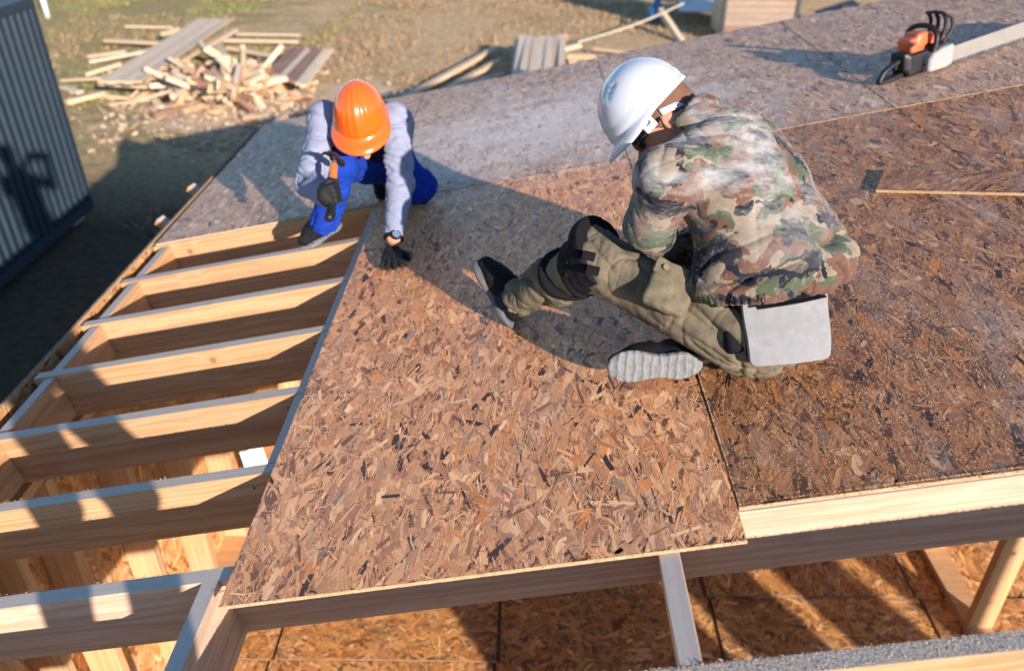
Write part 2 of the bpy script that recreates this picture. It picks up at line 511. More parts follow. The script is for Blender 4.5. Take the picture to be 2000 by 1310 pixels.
def sdf_mesh(name, prims, res, mat, parent=None, cuts=(), disp=None, mw=None, smooth_iter=1):
    lo = np.min([p[1] for p in prims if not p[4]], 0) - 4 * res - 0.02
    hi = np.max([p[2] for p in prims if not p[4]], 0) + 4 * res + 0.02
    dim = np.ceil((hi - lo) / res).astype(int) + 1
    D = np.full(dim, 1.0, np.float32)
    ax = [lo[i] + res * np.arange(dim[i]) for i in range(3)]
    for f, a, b, k, sub in prims:
        m = k + 5 * res
        i0 = np.maximum(np.floor((a - m - lo) / res).astype(int), 0)
        i1 = np.minimum(np.ceil((b + m - lo) / res).astype(int) + 1, dim)
        if (i1 <= i0).any(): continue
        sl = tuple(slice(i0[i], i1[i]) for i in range(3))
        P = np.stack(np.meshgrid(*[ax[i][i0[i]:i1[i]] for i in range(3)], indexing='ij'), -1)
        d = f(P); o = D[sl]
        if sub:
            d = -d
            h = np.clip(0.5 - 0.5 * (d - o) / k, 0, 1)
            D[sl] = o * h + d * (1 - h) + k * h * (1 - h)
        else:
            h = np.clip(0.5 + 0.5 * (o - d) / k, 0, 1)
            D[sl] = o * (1 - h) + d * h - k * h * (1 - h)
    if cuts:
        P = np.stack(np.meshgrid(*ax, indexing='ij'), -1)
        for c in cuts: D = np.maximum(D, c(P))
        del P
    I = D < 0
    c8 = sum(I[a:dim[0] - 1 + a, b:dim[1] - 1 + b, c:dim[2] - 1 + c].astype(np.int8) for a in (0, 1) for b in (0, 1) for c in (0, 1))
    act = (c8 > 0) & (c8 < 8)
    cells = np.argwhere(act)
    idx = np.full(act.shape, -1, np.int64); idx[act] = np.arange(len(cells))
    acc = np.zeros((len(cells), 3)); cnt = np.zeros(len(cells))
    cor = [(a, b, c) for a in (0, 1) for b in (0, 1) for c in (0, 1)]
    val = {q: D[cells[:, 0] + q[0], cells[:, 1] + q[1], cells[:, 2] + q[2]].astype(float) for q in cor}
    for q in cor:
        for axn in range(3):
            if q[axn]: continue
            q2 = list(q); q2[axn] = 1; q2 = tuple(q2)
            va, vb = val[q], val[q2]
            cr = (va < 0) != (vb < 0)
            t = np.where(cr, va / np.where(cr, va - vb, 1), 0)
            pt = np.tile(np.array(q, float), (len(cells), 1)); pt[:, axn] += t
            acc += pt * cr[:, None]; cnt += cr
    Vt = lo + (cells + acc / cnt[:, None]) * res
    Fs = []
    for axn in range(3):
        a, b = [(1, 2), (2, 0), (0, 1)][axn]
        s0 = [slice(None)] * 3; s1 = [slice(None)] * 3
        s0[axn] = slice(0, -1); s1[axn] = slice(1, None)
        A, B = I[tuple(s0)], I[tuple(s1)]
        ch = np.argwhere(A != B)
        ch = ch[(ch[:, a] > 0) & (ch[:, b] > 0) & (ch[:, a] < dim[a] - 1) & (ch[:, b] < dim[b] - 1)]
        ea = np.zeros(3, int); ea[a] = 1; eb = np.zeros(3, int); eb[b] = 1
        g = lambda c: idx[c[:, 0], c[:, 1], c[:, 2]]
        q = np.stack([g(ch - ea - eb), g(ch - eb), g(ch), g(ch - ea)], 1)
        ins = A[ch[:, 0], ch[:, 1], ch[:, 2]]
        q[~ins] = q[~ins][:, ::-1]
        Fs.append(q)
    Fc = np.concatenate(Fs); Fc = Fc[(Fc >= 0).all(1)]
    def relax(W, n):
        for _ in range(n):
            s = np.zeros_like(W); c = np.zeros(len(W))
            for i in range(4):
                p, q = Fc[:, i], Fc[:, (i + 1) % 4]
                np.add.at(s, p, W[q]); np.add.at(c, p, 1)
                np.add.at(s, q, W[p]); np.add.at(c, q, 1)
            W = 0.5 * W + 0.5 * s / np.maximum(c, 1)[:, None]
        return W
    Vt = relax(Vt, smooth_iter)
    if disp is not None:
        e1 = Vt[Fc[:, 2]] - Vt[Fc[:, 0]]; e2 = Vt[Fc[:, 3]] - Vt[Fc[:, 1]]
        fn = np.cross(e1, e2); N = np.zeros_like(Vt)
        for i in range(4): np.add.at(N, Fc[:, i], fn)
        N /= np.linalg.norm(N, axis=1)[:, None] + 1e-12
        Vt = Vt + N * disp(Vt, N)[:, None]
    mw = mw or Matrix.Identity(4)
    inv = np.array(mw.inverted()); Vl = Vt @ inv[:3, :3].T + inv[:3, 3]
    return uniform_mesh(name, Vl, Fc, mat, mw, parent, True)

def folds(dirs, amp, freq, along, seed=0, base=0.002):
    """creases running along the given direction"""
    d = V3(Vector(dirs).normalized())
    def f(P, N):
        al = P @ d
        Q = P - al[:, None] * d
        Q = Q + vnoise(P * 4.0 + 3, seed + 9)[:, None] * 0.022 + vnoise(P * 11.0, seed + 7)[:, None] * 0.005
        C = Q * freq + (al * along)[:, None] * np.array([[1, .7, .4]])
        n1 = vnoise(C, seed); n2 = vnoise(C * 1.9 + 5, seed + 3)
        m = np.clip(0.55 + 0.9 * vnoise(P * 5.0, seed + 4), 0.1, 1.2)
        return amp * m * (0.30 * n1 - 0.62 * np.exp(-np.abs(n1) / 0.11) + 0.22 - 0.34 * np.exp(-np.abs(n2) / 0.12)) + base * vnoise(P * 45, seed + 2)
    return f

# ------------------------------------------------------------------ OSB strands: real flakes lying on a sheet
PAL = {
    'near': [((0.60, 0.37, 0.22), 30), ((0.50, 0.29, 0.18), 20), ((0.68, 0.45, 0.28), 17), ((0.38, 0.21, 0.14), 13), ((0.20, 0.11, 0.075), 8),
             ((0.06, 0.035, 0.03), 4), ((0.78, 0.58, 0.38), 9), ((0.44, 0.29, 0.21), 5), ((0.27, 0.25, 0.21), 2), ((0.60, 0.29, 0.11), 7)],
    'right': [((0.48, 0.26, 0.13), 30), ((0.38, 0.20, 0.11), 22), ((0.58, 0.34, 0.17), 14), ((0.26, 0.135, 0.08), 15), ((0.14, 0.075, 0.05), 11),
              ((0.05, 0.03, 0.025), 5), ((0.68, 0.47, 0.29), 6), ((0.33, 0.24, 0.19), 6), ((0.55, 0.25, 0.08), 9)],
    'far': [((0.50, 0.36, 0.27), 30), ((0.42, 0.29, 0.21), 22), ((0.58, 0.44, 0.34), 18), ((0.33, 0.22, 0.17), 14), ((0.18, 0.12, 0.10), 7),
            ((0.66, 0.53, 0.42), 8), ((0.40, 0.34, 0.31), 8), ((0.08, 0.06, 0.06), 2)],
    'floor': [((0.46, 0.23, 0.08), 30), ((0.4, 0.19, 0.065), 25), ((0.54, 0.3, 0.12), 15), ((0.3, 0.135, 0.045), 15), ((0.17, 0.075, 0.03), 6), ((0.6, 0.39, 0.2), 8)],
}

def strands(name, x0, x1, y0, y1, z, pal, mat, mw, parent, dens_big, dens_small, main=math.pi / 2, spread=0.4, size=1.0, lift=0.0009):
    area = (x1 - x0) * (y1 - y0)
    out_v, out_c, out_g = [], [], []
    cols = np.array([c for c, _ in PAL[pal]]); w = np.array([k for _, k in PAL[pal]], float); w /= w.sum()
    for kind, dens in (('big', dens_big), ('small', dens_small)):
        n = int(area * dens)
        cx_ = rng.uniform(x0 - 0.01, x1 + 0.01, n); cy_ = rng.uniform(y0 - 0.01, y1 + 0.01, n)
        if kind == 'big':
            L = rng.uniform(0.04, 0.14, n) * size; W = np.clip(rng.gamma(2.6, 0.0052, n), 0.004, 0.036) * size
            z0 = z + rng.uniform(0, lift, n)
        else:
            L = rng.uniform(0.012, 0.06, n) * size; W = rng.uniform(0.001, 0.005, n) * size
            z0 = z + rng.uniform(lift * 0.3, lift * 1.05, n)
        a = rng.normal(main, spread, n)
        wild = rng.random(n) < 0.16; a[wild] = rng.uniform(0, math.pi, wild.sum())
        px_ = np.stack([-0.5 * np.ones(n), -0.5 + rng.uniform(0, .12, n), rng.uniform(-.2, .2, n), 0.5 - rng.uniform(0, .12, n), 0.5 * np.ones(n), rng.uniform(-.2, .2, n)], 1)
        py_ = np.stack([-rng.uniform(.15, .5, n), rng.uniform(.25, .5, n), rng.uniform(.42, .58, n), rng.uniform(.2, .5, n), -rng.uniform(.2, .5, n), -rng.uniform(.4, .56, n)], 1)
        lx = px_ * L[:, None]; ly = py_ * W[:, None]
        ca, sa = np.cos(a)[:, None], np.sin(a)[:, None]
        X = np.clip(cx_[:, None] + lx * ca - ly * sa, x0, x1); Y = np.clip(cy_[:, None] + lx * sa + ly * ca, y0, y1)
        tx = rng.normal(0, 0.007, n)[:, None]; ty = rng.normal(0, 0.007, n)[:, None]
        Z = z0[:, None] + (X - cx_[:, None]) * tx + (Y - cy_[:, None]) * ty
        out_v.append(np.stack([X, Y, Z], -1).reshape(-1, 3))
        ci = rng.choice(len(cols), n, p=w)
        if kind == 'small':
            lightm = rng.random(n) < 0.45
            ci[lightm] = rng.choice([0, 2, min(6, len(cols) - 1)], lightm.sum())
        c = cols[ci] * 0.8 + cols[ci] * rng.uniform(0.0, 0.35, (n, 1)) * rng.uniform(0.95, 1.05, (n, 3))
        cc = np.ones((n, 6, 4)); cc[:, :, :3] = np.clip(c, 0, 1)[:, None, :]
        out_c.append(cc.reshape(-1, 4))
        g = np.stack([lx + rng.uniform(0, 90, (n, 1)), ly + rng.uniform(0, 90, (n, 1)), np.zeros_like(lx)], -1)
        out_g.append(g.reshape(-1, 3))
    Vv = np.concatenate(out_v); nF = len(Vv) // 6
    o = uniform_mesh(name, Vv, np.arange(nF * 6).reshape(-1, 6)[:, ::-1], mat, mw, parent, False,
                     {'Col': ('FLOAT_COLOR', np.concatenate(out_c)), 'grain': ('FLOAT_VECTOR', np.concatenate(out_g))})
    o['kind'] = 'stuff'
    return o

# ================================================================== THE GROUND
FLOOR_Z = -2.57
GZ = -2.8
def mat_ground():
    t = NT('dry_grass_ground')
    oc = t.obj()
    big = t.noise(oc, 0.16, 5, 0.6, 0.3)
    mid = t.noise(t.mapping(oc, (1.0, 2.2, 1)), 0.9, 5, 0.65)
    fine = t.noise(t.mapping(oc, (1, 1.6, 1)), 9.0, 5, 0.7)
    c = t.mix(t.ramp(fine, [(0.3, 0.0), (0.68, 1.0)]), (0.30, 0.19, 0.10), (0.70, 0.50, 0.29))
    green = t.math('MULTIPLY', t.ramp(big, [(0.52, 0.0), (0.66, 1.0)]), t.ramp(mid, [(0.4, 0.0), (0.65, 0.7)]))
    gx_ = t.ramp(t.math('ADD', t.math('MULTIPLY', t.n('SeparateXYZ', {0: oc}).outputs[0], -0.09), t.math('MULTIPLY', t.math('SUBTRACT', mid, 0.5), 1.4)), [(0.5, 0.0), (0.8, 0.6)])
    green = t.math('MAXIMUM', green, gx_)
    c = t.mix(green, c, t.mix(fine, (0.10, 0.11, 0.03), (0.26, 0.26, 0.08)))
    c = t.mix(t.ramp(mid, [(0.56, 0.0), (0.75, 0.6)]), c, (0.15, 0.085, 0.05))
    # trodden sandy soil round the house and chip heap
    sp = t.n('SeparateXYZ', {0: oc})
    dx = t.math('MULTIPLY', t.math('ADD', sp.outputs[0], 4.6), 0.16); dy = t.math('MULTIPLY', t.math('SUBTRACT', sp.outputs[1], 14.6), 0.28)
    rr = t.math('SQRT', t.math('ADD', t.math('MULTIPLY', dx, dx), t.math('MULTIPLY', dy, dy)))
    sand = t.ramp(t.math('ADD', rr, t.math('MULTIPLY', mid, 0.9)), [(0.75, 1.0), (1.45, 0.0)])
    c = t.mix(t.math('MULTIPLY', sand, 0.8), c, t.mix(fine, (0.42, 0.3, 0.2), (0.78, 0.64, 0.48)))
    # shade between house and container, painted into the soil colour
    soil_shade = t.ramp(t.math('ADD', t.math('MULTIPLY', sp.outputs[1], 0.07), t.math('MULTIPLY', mid, 0.15)), [(0.74, 1.0), (0.93, 0.0)])
    c = t.mix(t.math('MULTIPLY', soil_shade, 0.93), c, t.mix(fine, (0.02, 0.017, 0.013), (0.09, 0.075, 0.055)))
    t.bump(t.math('ADD', fine, mid), 0.9, 0.08)
    return t.set(color=c, rough=0.95, spec=0.1)

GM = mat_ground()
nx, ny = 120, 120
gx = np.linspace(-60, 60, nx); gy = np.linspace(-30, 120, ny)
GX, GY = np.meshgrid(gx, gy, indexing='ij')
PP = np.stack([GX, GY, GX * 0], -1)
GZv = GZ + 0.05 * vnoise(PP * 0.5, 3) * (np.hypot(GX, GY) > 9) - 0.03
gv = np.stack([GX, GY, GZv], -1).reshape(-1, 3)
ii = np.arange(nx * ny).reshape(nx, ny)
gf = np.stack([ii[:-1, :-1], ii[1:, :-1], ii[1:, 1:], ii[:-1, 1:]], -1).reshape(-1, 4)
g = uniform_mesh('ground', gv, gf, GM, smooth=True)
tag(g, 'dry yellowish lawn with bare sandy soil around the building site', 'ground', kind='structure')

def grass(name, label, n, x0, x1, y0, y1, cols, h, thr, seed):
    X = rng.uniform(x0, x1, n); Y = rng.uniform(y0, y1, n)
    k = vnoise(np.stack([X * 0.45, Y * 0.45, X * 0], -1), seed) + 0.5 * vnoise(np.stack([X * 1.7, Y * 1.7, X * 0], -1), seed + 1)
    clear = np.hypot((X + 4.4) / 4.5, (Y - 13.2) / 3.2) < 1.0
    keep = (k > thr) & ~(clear & (rng.random(n) < 0.93)) & (Y < 200)
    keep &= ~((X < -5.9) & (X > -8.7) & (Y < 10.2)) & ~((X > -2.4) & (Y < 6.2))
    X, Y = X[keep], Y[keep]; n = len(X)
    a = rng.uniform(0, 6.28, n); H = h * rng.uniform(0.4, 1.3, n); w = rng.uniform(0.004, 0.012, n) * 1.6
    lean = rng.normal(0, 0.75, (n, 2)) * H[:, None]
    Z = np.full(n, GZ - 0.05)
    base = np.stack([X, Y, Z], -1)
    s = np.stack([np.cos(a) * w, np.sin(a) * w, 0 * a], -1)
    tip = base + np.stack([lean[:, 0], lean[:, 1], H + 0.05], -1)
    mid = base * 0.5 + tip * 0.5 + np.stack([-lean[:, 0] * .15, -lean[:, 1] * .15, H * 0.12], -1)
    Vv = np.stack([base - s, base + s, mid + s * 0.7, tip, mid - s * 0.7], 1).reshape(-1, 3)
    Fc = (np.arange(n) * 5)[:, None] + np.array([[0, 1, 2, 3, 4]])
    ci = rng.choice(len(cols), n); c = np.array(cols)[ci] * rng.uniform(0.7, 1.25, (n, 1))
    cc = np.ones((n, 5, 4)); cc[:, :, :3] = c[:, None, :]
    o = uniform_mesh(name, Vv, Fc, GRASS_M, attrs={'Col': ('FLOAT_COLOR', cc.reshape(-1, 4))})
    return tag(o, label, 'grass', kind='stuff')

tg = NT('grass_blades')
tg.set(color=tg.n('Attribute', attribute_name='Col').outputs['Color'], rough=0.75, spec=0.25)
GRASS_M = tg.m
grass('dry_grass', 'dead straw coloured grass tufts scattered over the lawn', 50000, -18, 9, 9, 27, [(0.34, 0.235, 0.125), (0.29, 0.19, 0.1), (0.22, 0.14, 0.07), (0.38, 0.275, 0.155)], 0.045, -0.15, 11)
grass('green_grass', 'short green grass patches behind the heap of offcuts', 24000, -18, -5, 14, 27, [(0.16, 0.18, 0.045), (0.22, 0.23, 0.07), (0.3, 0.27, 0.1)], 0.05, 0.32, 31)
# light wood chips trodden into the soil
n = 2600
X = rng.normal(-4.9, 2.0, n); Y = rng.normal(14.0, 1.0, n); s = rng.uniform(0.015, 0.06, n)
a = rng.uniform(0, 6.28, n)
b = np.stack([X, Y, np.full(n, GZ + 0.015)], -1)
e1 = np.stack([np.cos(a) * s, np.sin(a) * s, rng.normal(0, .3, n) * s], -1); e2 = np.stack([-np.sin(a) * s * .4, np.cos(a) * s * .4, rng.normal(0, .2, n) * s], -1)
vv = np.stack([b - e1 - e2, b + e1 - e2, b + e1 + e2, b - e1 + e2], 1).reshape(-1, 3)
o = uniform_mesh('wood_chips', vv, (np.arange(n) * 4)[:, None] + np.array([[0, 1, 2, 3]]), WOOD_SCRAP)
tag(o, 'pale wood chips strewn on the sandy soil in front of the offcut heap', 'wood chips', kind='stuff')

# ================================================================== THE HOUSE UNDER CONSTRUCTION
house = empty('unfinished_house', (0, 2.5, FLOOR_Z), 'unfinished timber house with rafters partly covered by brown strand board sheets', 'house')
JS = 0.4
EAVE = -2.25
# rafters: back top edge at v = 1.005 + .405k ; 45 mm thick, 200 mm deep
rafters = []
for k in range(-6, 13):
    v = (1.433 + 0.399 * (k - 1) if k > 0 else 1.005 + 0.4 * k) - 0.0235
    u1 = 5.6
    m = WOOD_PALE if k in (1,) else WOOD
    o = rbar('rafter', EAVE, v, u1, v, 0.045 + 0.002 * (k % 2), 0.2, m, house)
    rafters.append(o)
    if k == 0: near_rafter = o
    # blocking at the eave between rafters
    rbar('rafter_blocking', -2.178, v + 0.025, -2.178, v + 0.374, 0.045, 0.185, WOOD, house, -0.018)
rbar('rafter_blocking', -1.078, 1.006, -1.078, 1.386, 0.047, 0.2, WOOD_PALE, house)
rbar('rafter_blocking', 0.058, 1.006, 0.058, 1.386, 0.047, 0.2, WOOD_PALE, house)
for k in range(2, 7):
    v = 1.433 + 0.399 * (k - 1)
    rbar('rafter_blocking', -1.034, v + 0.0012, -1.034, v + 0.349, 0.045, 0.2, WOOD, house, -0.0135)
    for u in (0.22, 1.48):
        rbar('rafter_blocking', u, v + 0.0012, u, v + 0.349, 0.045, 0.2, WOOD, house, -0.0125)

# roof sheets (u0,u1,v0,v1,palette,material,density)
GAP = 0.003
T = 0.012
sheets = [
    (-1.018, 0.232, 1.290, 3.779, 'near', OSB_TOP, 3800, 8500, 1.0, 0.0),
    (0.237, 1.482, 1.392, 3.779, 'right', OSB_TOP_R, 3600, 8500, 1.0, 0.0),
    (1.486, 2.731, 1.392, 3.779, 'right', OSB_TOP_R, 2600, 3500, 1.1, 0.0),
    (2.735, 3.98, 1.392, 3.779, 'right', OSB_TOP_R, 1500, 1500, 1.3, 0.0),
    (-2.232, -1.022, 3.787, 5.84, 'far', OSB_TOP_FAR, 2600, 4500, 1.15, 0.001),
    (-1.016, 0.230, 3.785, 5.84, 'far', OSB_TOP_FAR, 2600, 4500, 1.15, 0.0),
    (0.234, 1.480, 3.787, 5.84, 'far', OSB_TOP_FAR, 2600, 4500, 1.15, 0.0018),
    (1.485, 2.730, 3.786, 5.84, 'far', OSB_TOP_FAR, 2400, 4000, 1.15, 0.0022),
    (2.735, 3.98, 3.786, 5.84, 'far', OSB_TOP_FAR, 1800, 2000, 1.25, 0.001),
    (3.985, 5.23, 3.786, 5.84, 'far', OSB_TOP_FAR, 1500, 1200, 1.3, 0.001),
]
for (u0, u1, v0, v1, pal, m, db, ds, sz, dn) in sheets:
    o = box('roof_sheet', u0, u1, v0, v1, -T + dn, -0.0006 + dn, OSB_CORE, house, ROOF, 0.0008)
    mo = ROOF @ Matrix.Translation(((u0 + u1) / 2, (v0 + v1) / 2, 0))
    strands('surface_strands', (u0 - u1) / 2, (u1 - u0) / 2, (v0 - v1) / 2, (v1 - v0) / 2, -0.0004 + dn, pal, m, mo, o, db, ds, size=sz)

# eave wall: outer sheathing reaching the roof edge, studs inside
XW = -2.228
for y0, y1 in ((-2.6, -0.1), (-0.095, 2.405), (2.41, 4.91), (4.915, 5.86)):
    ws = box('wall_sheathing', XW - 0.012, XW, y0, y1, GZ + 0.05, -0.437, OSB_CORE, house)
    Mw_ = Matrix(((0, 0, 1, XW), (1, 0, 0, (y0 + y1) / 2), (0, 1, 0, -1.6), (0, 0, 0, 1)))
    if y0 > -0.2:
        strands('surface_strands', (y0 - y1) / 2, (y1 - y0) / 2, -0.97, 1.15, 0.0002, 'floor', OSB_LOW, Mw_, ws, 1300, 500, spread=0.7, size=1.2)
box('top_plate', XW + 0.002, XW + 0.14, -2.6, 5.84, -0.70, -0.655, WOOD_STUD, house)
for i in range(17):
    y = -2.2 + i * 0.5
    if y > 5.8: break
    bar('stud', Vector((XW + 0.075, y, FLOOR_Z + 0.047)), Vector((XW + 0.075, y, -0.702)), 0.05, 0.145, WOOD_STUD, house, Vector((1, 0, 0)), top=False)
bar('stud', Vector((XW + 0.075, 2.02, FLOOR_Z + 0.047)), Vector((XW + 0.075, 2.02, -0.702)), 0.045, 0.145, WOOD_STUD, house, Vector((1, 0, 0)), top=False)
box('bottom_plate', XW + 0.002, XW + 0.147, -2.6, 5.84, FLOOR_Z, FLOOR_Z + 0.045, WOOD_STUD, house)
# far wall
for x0, x1 in ((-2.25, -1.0), (-0.995, 0.25), (0.255, 1.5), (1.505, 2.75), (2.755, 4.0), (4.005, 5.2)):
    box('wall_sheathing', x0, x1, 5.842, 5.854, GZ + 0.05, -0.26 + x0 * 0.19, OSB_WALL, house)
for i in range(13):
    bar('stud', Vector((-2.1 + i * 0.6, 5.76, FLOOR_Z + 0.05)), Vector((-2.1 + i * 0.6, 5.76, -0.68 + i * 0.1)), 0.145, 0.045, WOOD_STUD, house, Vector((1, 0, 0)), top=False)
# floor
for j, (y0, y1, xo) in enumerate(((-4.0, 2.88, 0.0), (2.884, 3.36, 0.02), (3.364, 5.84, 0.0))):
    for i in range(-1, 6):
        x0 = max(-2.25, -0.44 + xo - 1.25 + i * 1.27 - 1.27); x1 = -0.44 + xo - 1.25 + i * 1.27 - 0.02
        if x1 - x0 < 0.1: continue
        dz = 0.004 * ((i + j) % 3)
        fp = box('floor_panel', x0, x1, y0, y1, FLOOR_Z - 0.02, FLOOR_Z + dz, OSB_CORE, house)
        ya, yb = max(y0, 1.6), min(y1, 5.0)
        if x0 < 3.0 and yb > ya:
            Mf = Matrix.Translation(((x0 + x1) / 2, (ya + yb) / 2, FLOOR_Z + dz))
            strands('surface_strands', (x0 - x1) / 2, (x1 - x0) / 2, (ya - yb) / 2, (yb - ya) / 2, 0.0002, 'floor', OSB_LOW, Mf, fp, 1500, 700, main=0.0 if j % 2 else 1.57, spread=0.7, size=1.2)
box('floor_deck_base', -2.26, 6.0, -4.2, 5.85, GZ + 0.02, FLOOR_Z - 0.03, WOOD_STUD, house)
# near wall, partly sheathed: its gaps let bars of sun onto the floor
for x in (-1.6, -0.4, 2.4, 3.0, 3.6, 4.2, 4.7, 5.16):
    bar('stud', Vector((x, -1.5, FLOOR_Z + 0.05)), Vector((x, -1.5, -0.25 + x * 0.19)), 0.145, 0.05, WOOD_STUD, house, Vector((1, 0, 0)), top=False)
for x0, x1 in ((2.30, 3.65), (3.83, 4.34), (4.5, 4.98), (5.13, 5.19)):
    box('wall_board', x0, x1, -1.6, -1.582, FLOOR_Z, -0.3 + x0 * 0.19, OSB_WALL, house)
# interior wall at the right
XI = 2.36
box('bottom_plate', XI - 0.07, XI + 0.07, 1.6, 5.7, FLOOR_Z + 0.01, FLOOR_Z + 0.055, WOOD_STUD, house)
for y in (3.13, 3.74, 4.35, 4.96):
    bar('stud', Vector((XI, y, FLOOR_Z + 0.057)), Vector((XI, y, 0.2)), 0.05, 0.14, WOOD_STUD, house, Vector((1, 0, 0)), top=False)

# fuzzy saw splinters on raw rafter edges
def splinters(name, rows, mat, parent):
    vs, fs = [], []
    for (u0, u1, v, n0, cnt, ln) in rows:
        for _ in range(cnt):
            u = random.uniform(u0, u1); l = ln * random.uniform(0.25, 1.0); w = random.uniform(0.0006, 0.0016)
            p = roof(u, v + random.uniform(-0.004, 0.004), n0)
            d = RU * random.uniform(-1, 1) + RV * random.uniform(-0.8, 0.8) + RN * random.uniform(0.1, 0.9); d.normalize()
            s = RU.cross(d).normalized() * w
            b0 = len(vs); q = p + d * l * 0.5 + RN * l * 0.1
            vs += [p - s, p + s, q + s * 0.6, q - s * 0.6, p + d * l]
            fs += [(b0, b0 + 1, b0 + 2, b0 + 3), (b0 + 3, b0 + 2, b0 + 4)]
    o = mesh_from(name, vs, fs, mat, parent=parent); o['kind'] = 'stuff'
    return o
splinters('saw_splinters', [(-0.5, 1.2, 1.004, -0.013, 420, 0.014), (-2.2, -1.05, 1.433, -0.013, 160, 0.007), (-2.2, -1.05, 1.832, -0.013, 260, 0.009),
                            (-1.0, 0.23, 1.29, -0.004, 260, 0.006), (0.24, 1.5, 1.392, -0.004, 420, 0.008), (-1.06, -1.02, 1.35, -0.012, 40, 0.006),
                            (0.0, 1.4, 1.385, -0.212, 120, 0.008)], WOOD_PALE, house)

# coarse sawdust frozen onto the top of the nearest rafter
n = 10000
u_ = rng.uniform(-1.2, 1.6, n); v_ = rng.uniform(0.961, 1.004, n); s_0 = rng.uniform(0.0008, 0.0024, n)
dd = rng.normal(0, 1, (n, 4, 3)); dd /= np.linalg.norm(dd, axis=2)[:, :, None]
PQ = np.stack([u_, v_, np.full(n, -0.0123)], -1)[:, None, :] + dd * s_0[:, None, None]
PQ[:, :, 2] = np.maximum(PQ[:, :, 2], -0.0123)
FQ = np.concatenate([(np.arange(n) * 4)[:, None] + np.array([[a, b, c_]]) for a, b, c_ in ((0, 1, 2), (0, 2, 3), (0, 3, 1), (1, 3, 2))])
o = uniform_mesh('sawdust_crust', PQ.reshape(-1, 3), FQ, mat_simple('grey_sawdust', (0.6, 0.54, 0.46), 0.85, var=0.35, scale=300), ROOF, near_rafter); o['kind'] = 'stuff'

# nail heads
vs, fs = tube_data([(0, 0, 0), (0, 0, 0.0012)], 0.004, 8)
nm = bpy.data.meshes.new('nail_head'); nm.from_pydata([tuple(v) for v in vs], [], fs); nm.materials.append(mat_simple('nail_steel', (0.12, 0.11, 0.1), 0.5, metal=0.6))
for uu in (0.25, 0.36, 0.85, 1.455, 1.50, -0.99, 0.215, 0.17):
    for k in range(1, 7):
        for j in range(2):
            o = bpy.data.objects.new('nail_head', nm)
            link(o, Matrix.Translation(roof(uu + random.uniform(-.006, .006), 1.41 + 0.399 * k + random.uniform(-.015, .015) + 0 * j, 0.0006)) @ ROOF, house)
            break
for k in range(1, 8):
    v = 1.433 + 0.399 * (k - 1) - 0.0475
    for uu, nn in ((-2.165, -0.05), (-2.15, -0.16), (-1.10, -0.06), (-1.11, -0.17)):
        o = bpy.data.objects.new('nail_head', nm)
        link(o, Matrix.Translation(roof(uu, v + 0.0005, nn)) @ Matrix.Rotation(math.pi / 2, 4, 'X'), house)

# brace ends standing out past the eave
for (v, l) in ((4.27, 0.16), (4.78, 0.13)):
    p = Vector((-2.28, v, -0.56)); bar('brace_end', p, p + Vector((-0.10, 0.02, 0.065)), 0.07, 0.04, WOOD, house)

# ------------------------------------------------------------------ sawdust and crumbs on the deck
def crumbs(name, label, n, sampler, size, mat):
    U, Vv = sampler(n)
    s = rng.uniform(size * 0.35, size, n)
    dirs = rng.normal(0, 1, (n, 4, 3)); dirs /= np.linalg.norm(dirs, axis=2)[:, :, None]
    c = np.stack([U, Vv, 0.0012 + s * 0.5], -1)
    P = c[:, None, :] + dirs * s[:, None, None]
    P[:, :, 2] = np.maximum(P[:, :, 2], 0.0011)
    Fc = np.concatenate([(np.arange(n) * 4)[:, None] + np.array([[a, b, c_]]) for a, b, c_ in ((0, 1, 2), (0, 2, 3), (0, 3, 1), (1, 3, 2))])
    o = uniform_mesh(name, P.reshape(-1, 3), Fc, mat, ROOF)
    return tag(o, label, 'sawdust', kind='stuff')
DUST = mat_simple('sawdust', (0.7, 0.52, 0.34), 0.8, var=0.2)
def near_right(n):
    return np.concatenate([rng.uniform(0.24, 1.9, n // 2), rng.normal(0.75, 0.35, n - n // 2)]).clip(0.24, 2.6), np.concatenate([rng.uniform(1.40, 3.7, n // 2), rng.normal(1.75, 0.28, n - n // 2)]).clip(1.40, 3.7)
crumbs('sawdust', 'coarse sawdust grains scattered on the sheets right of the sitting worker', 15000, near_right, 0.0022, DUST)
crumbs('sawdust', 'fine sawdust lying on the big sheet in front of the crouching worker', 2600, lambda n: (rng.uniform(-1.0, 0.23, n), rng.uniform(1.3, 3.7, n)), 0.0018, DUST)
crumbs('sawdust', 'wet looking sawdust heap trail below the chainsaw bar', 7000, lambda n: (rng.normal(2.3, 0.45, n).clip(1.3, 3.5), rng.normal(4.0, 0.16, n)), 0.0035, DUST)

# loose offcut strip of sheet
ls = empty('loose_sheet_strip', roof(1.2, 2.0, 0), 'narrow loose strip of strand board lying raised on the deck at the right', 'board offcut', mw=Matrix.Translation(roof(1.2, 2.0, 0)))
p0, p1 = Vector((1.09, 2.925, 0)), Vector((1.62, 2.655, 0))
e = Vector((0.877, -0.48, 0)); e.normalize(); f_ = Vector((0.48, 0.877, 0))
c0 = Vector((1.088, 2.923, 0))
sm = ROOF @ frame(c0, x=e, z=Vector((0, 0, 1)))
box('strip_board', 0.0, 0.85, 0.0, 0.187, 0.0015, 0.0135, OSB_CORE, ls, sm, 0.0008)
strands('surface_strands', 0.0, 0.85, 0.0, 0.187, 0.0137, 'right', OSB_TOP_R, sm, ls, 3400, 8000, main=0.9)

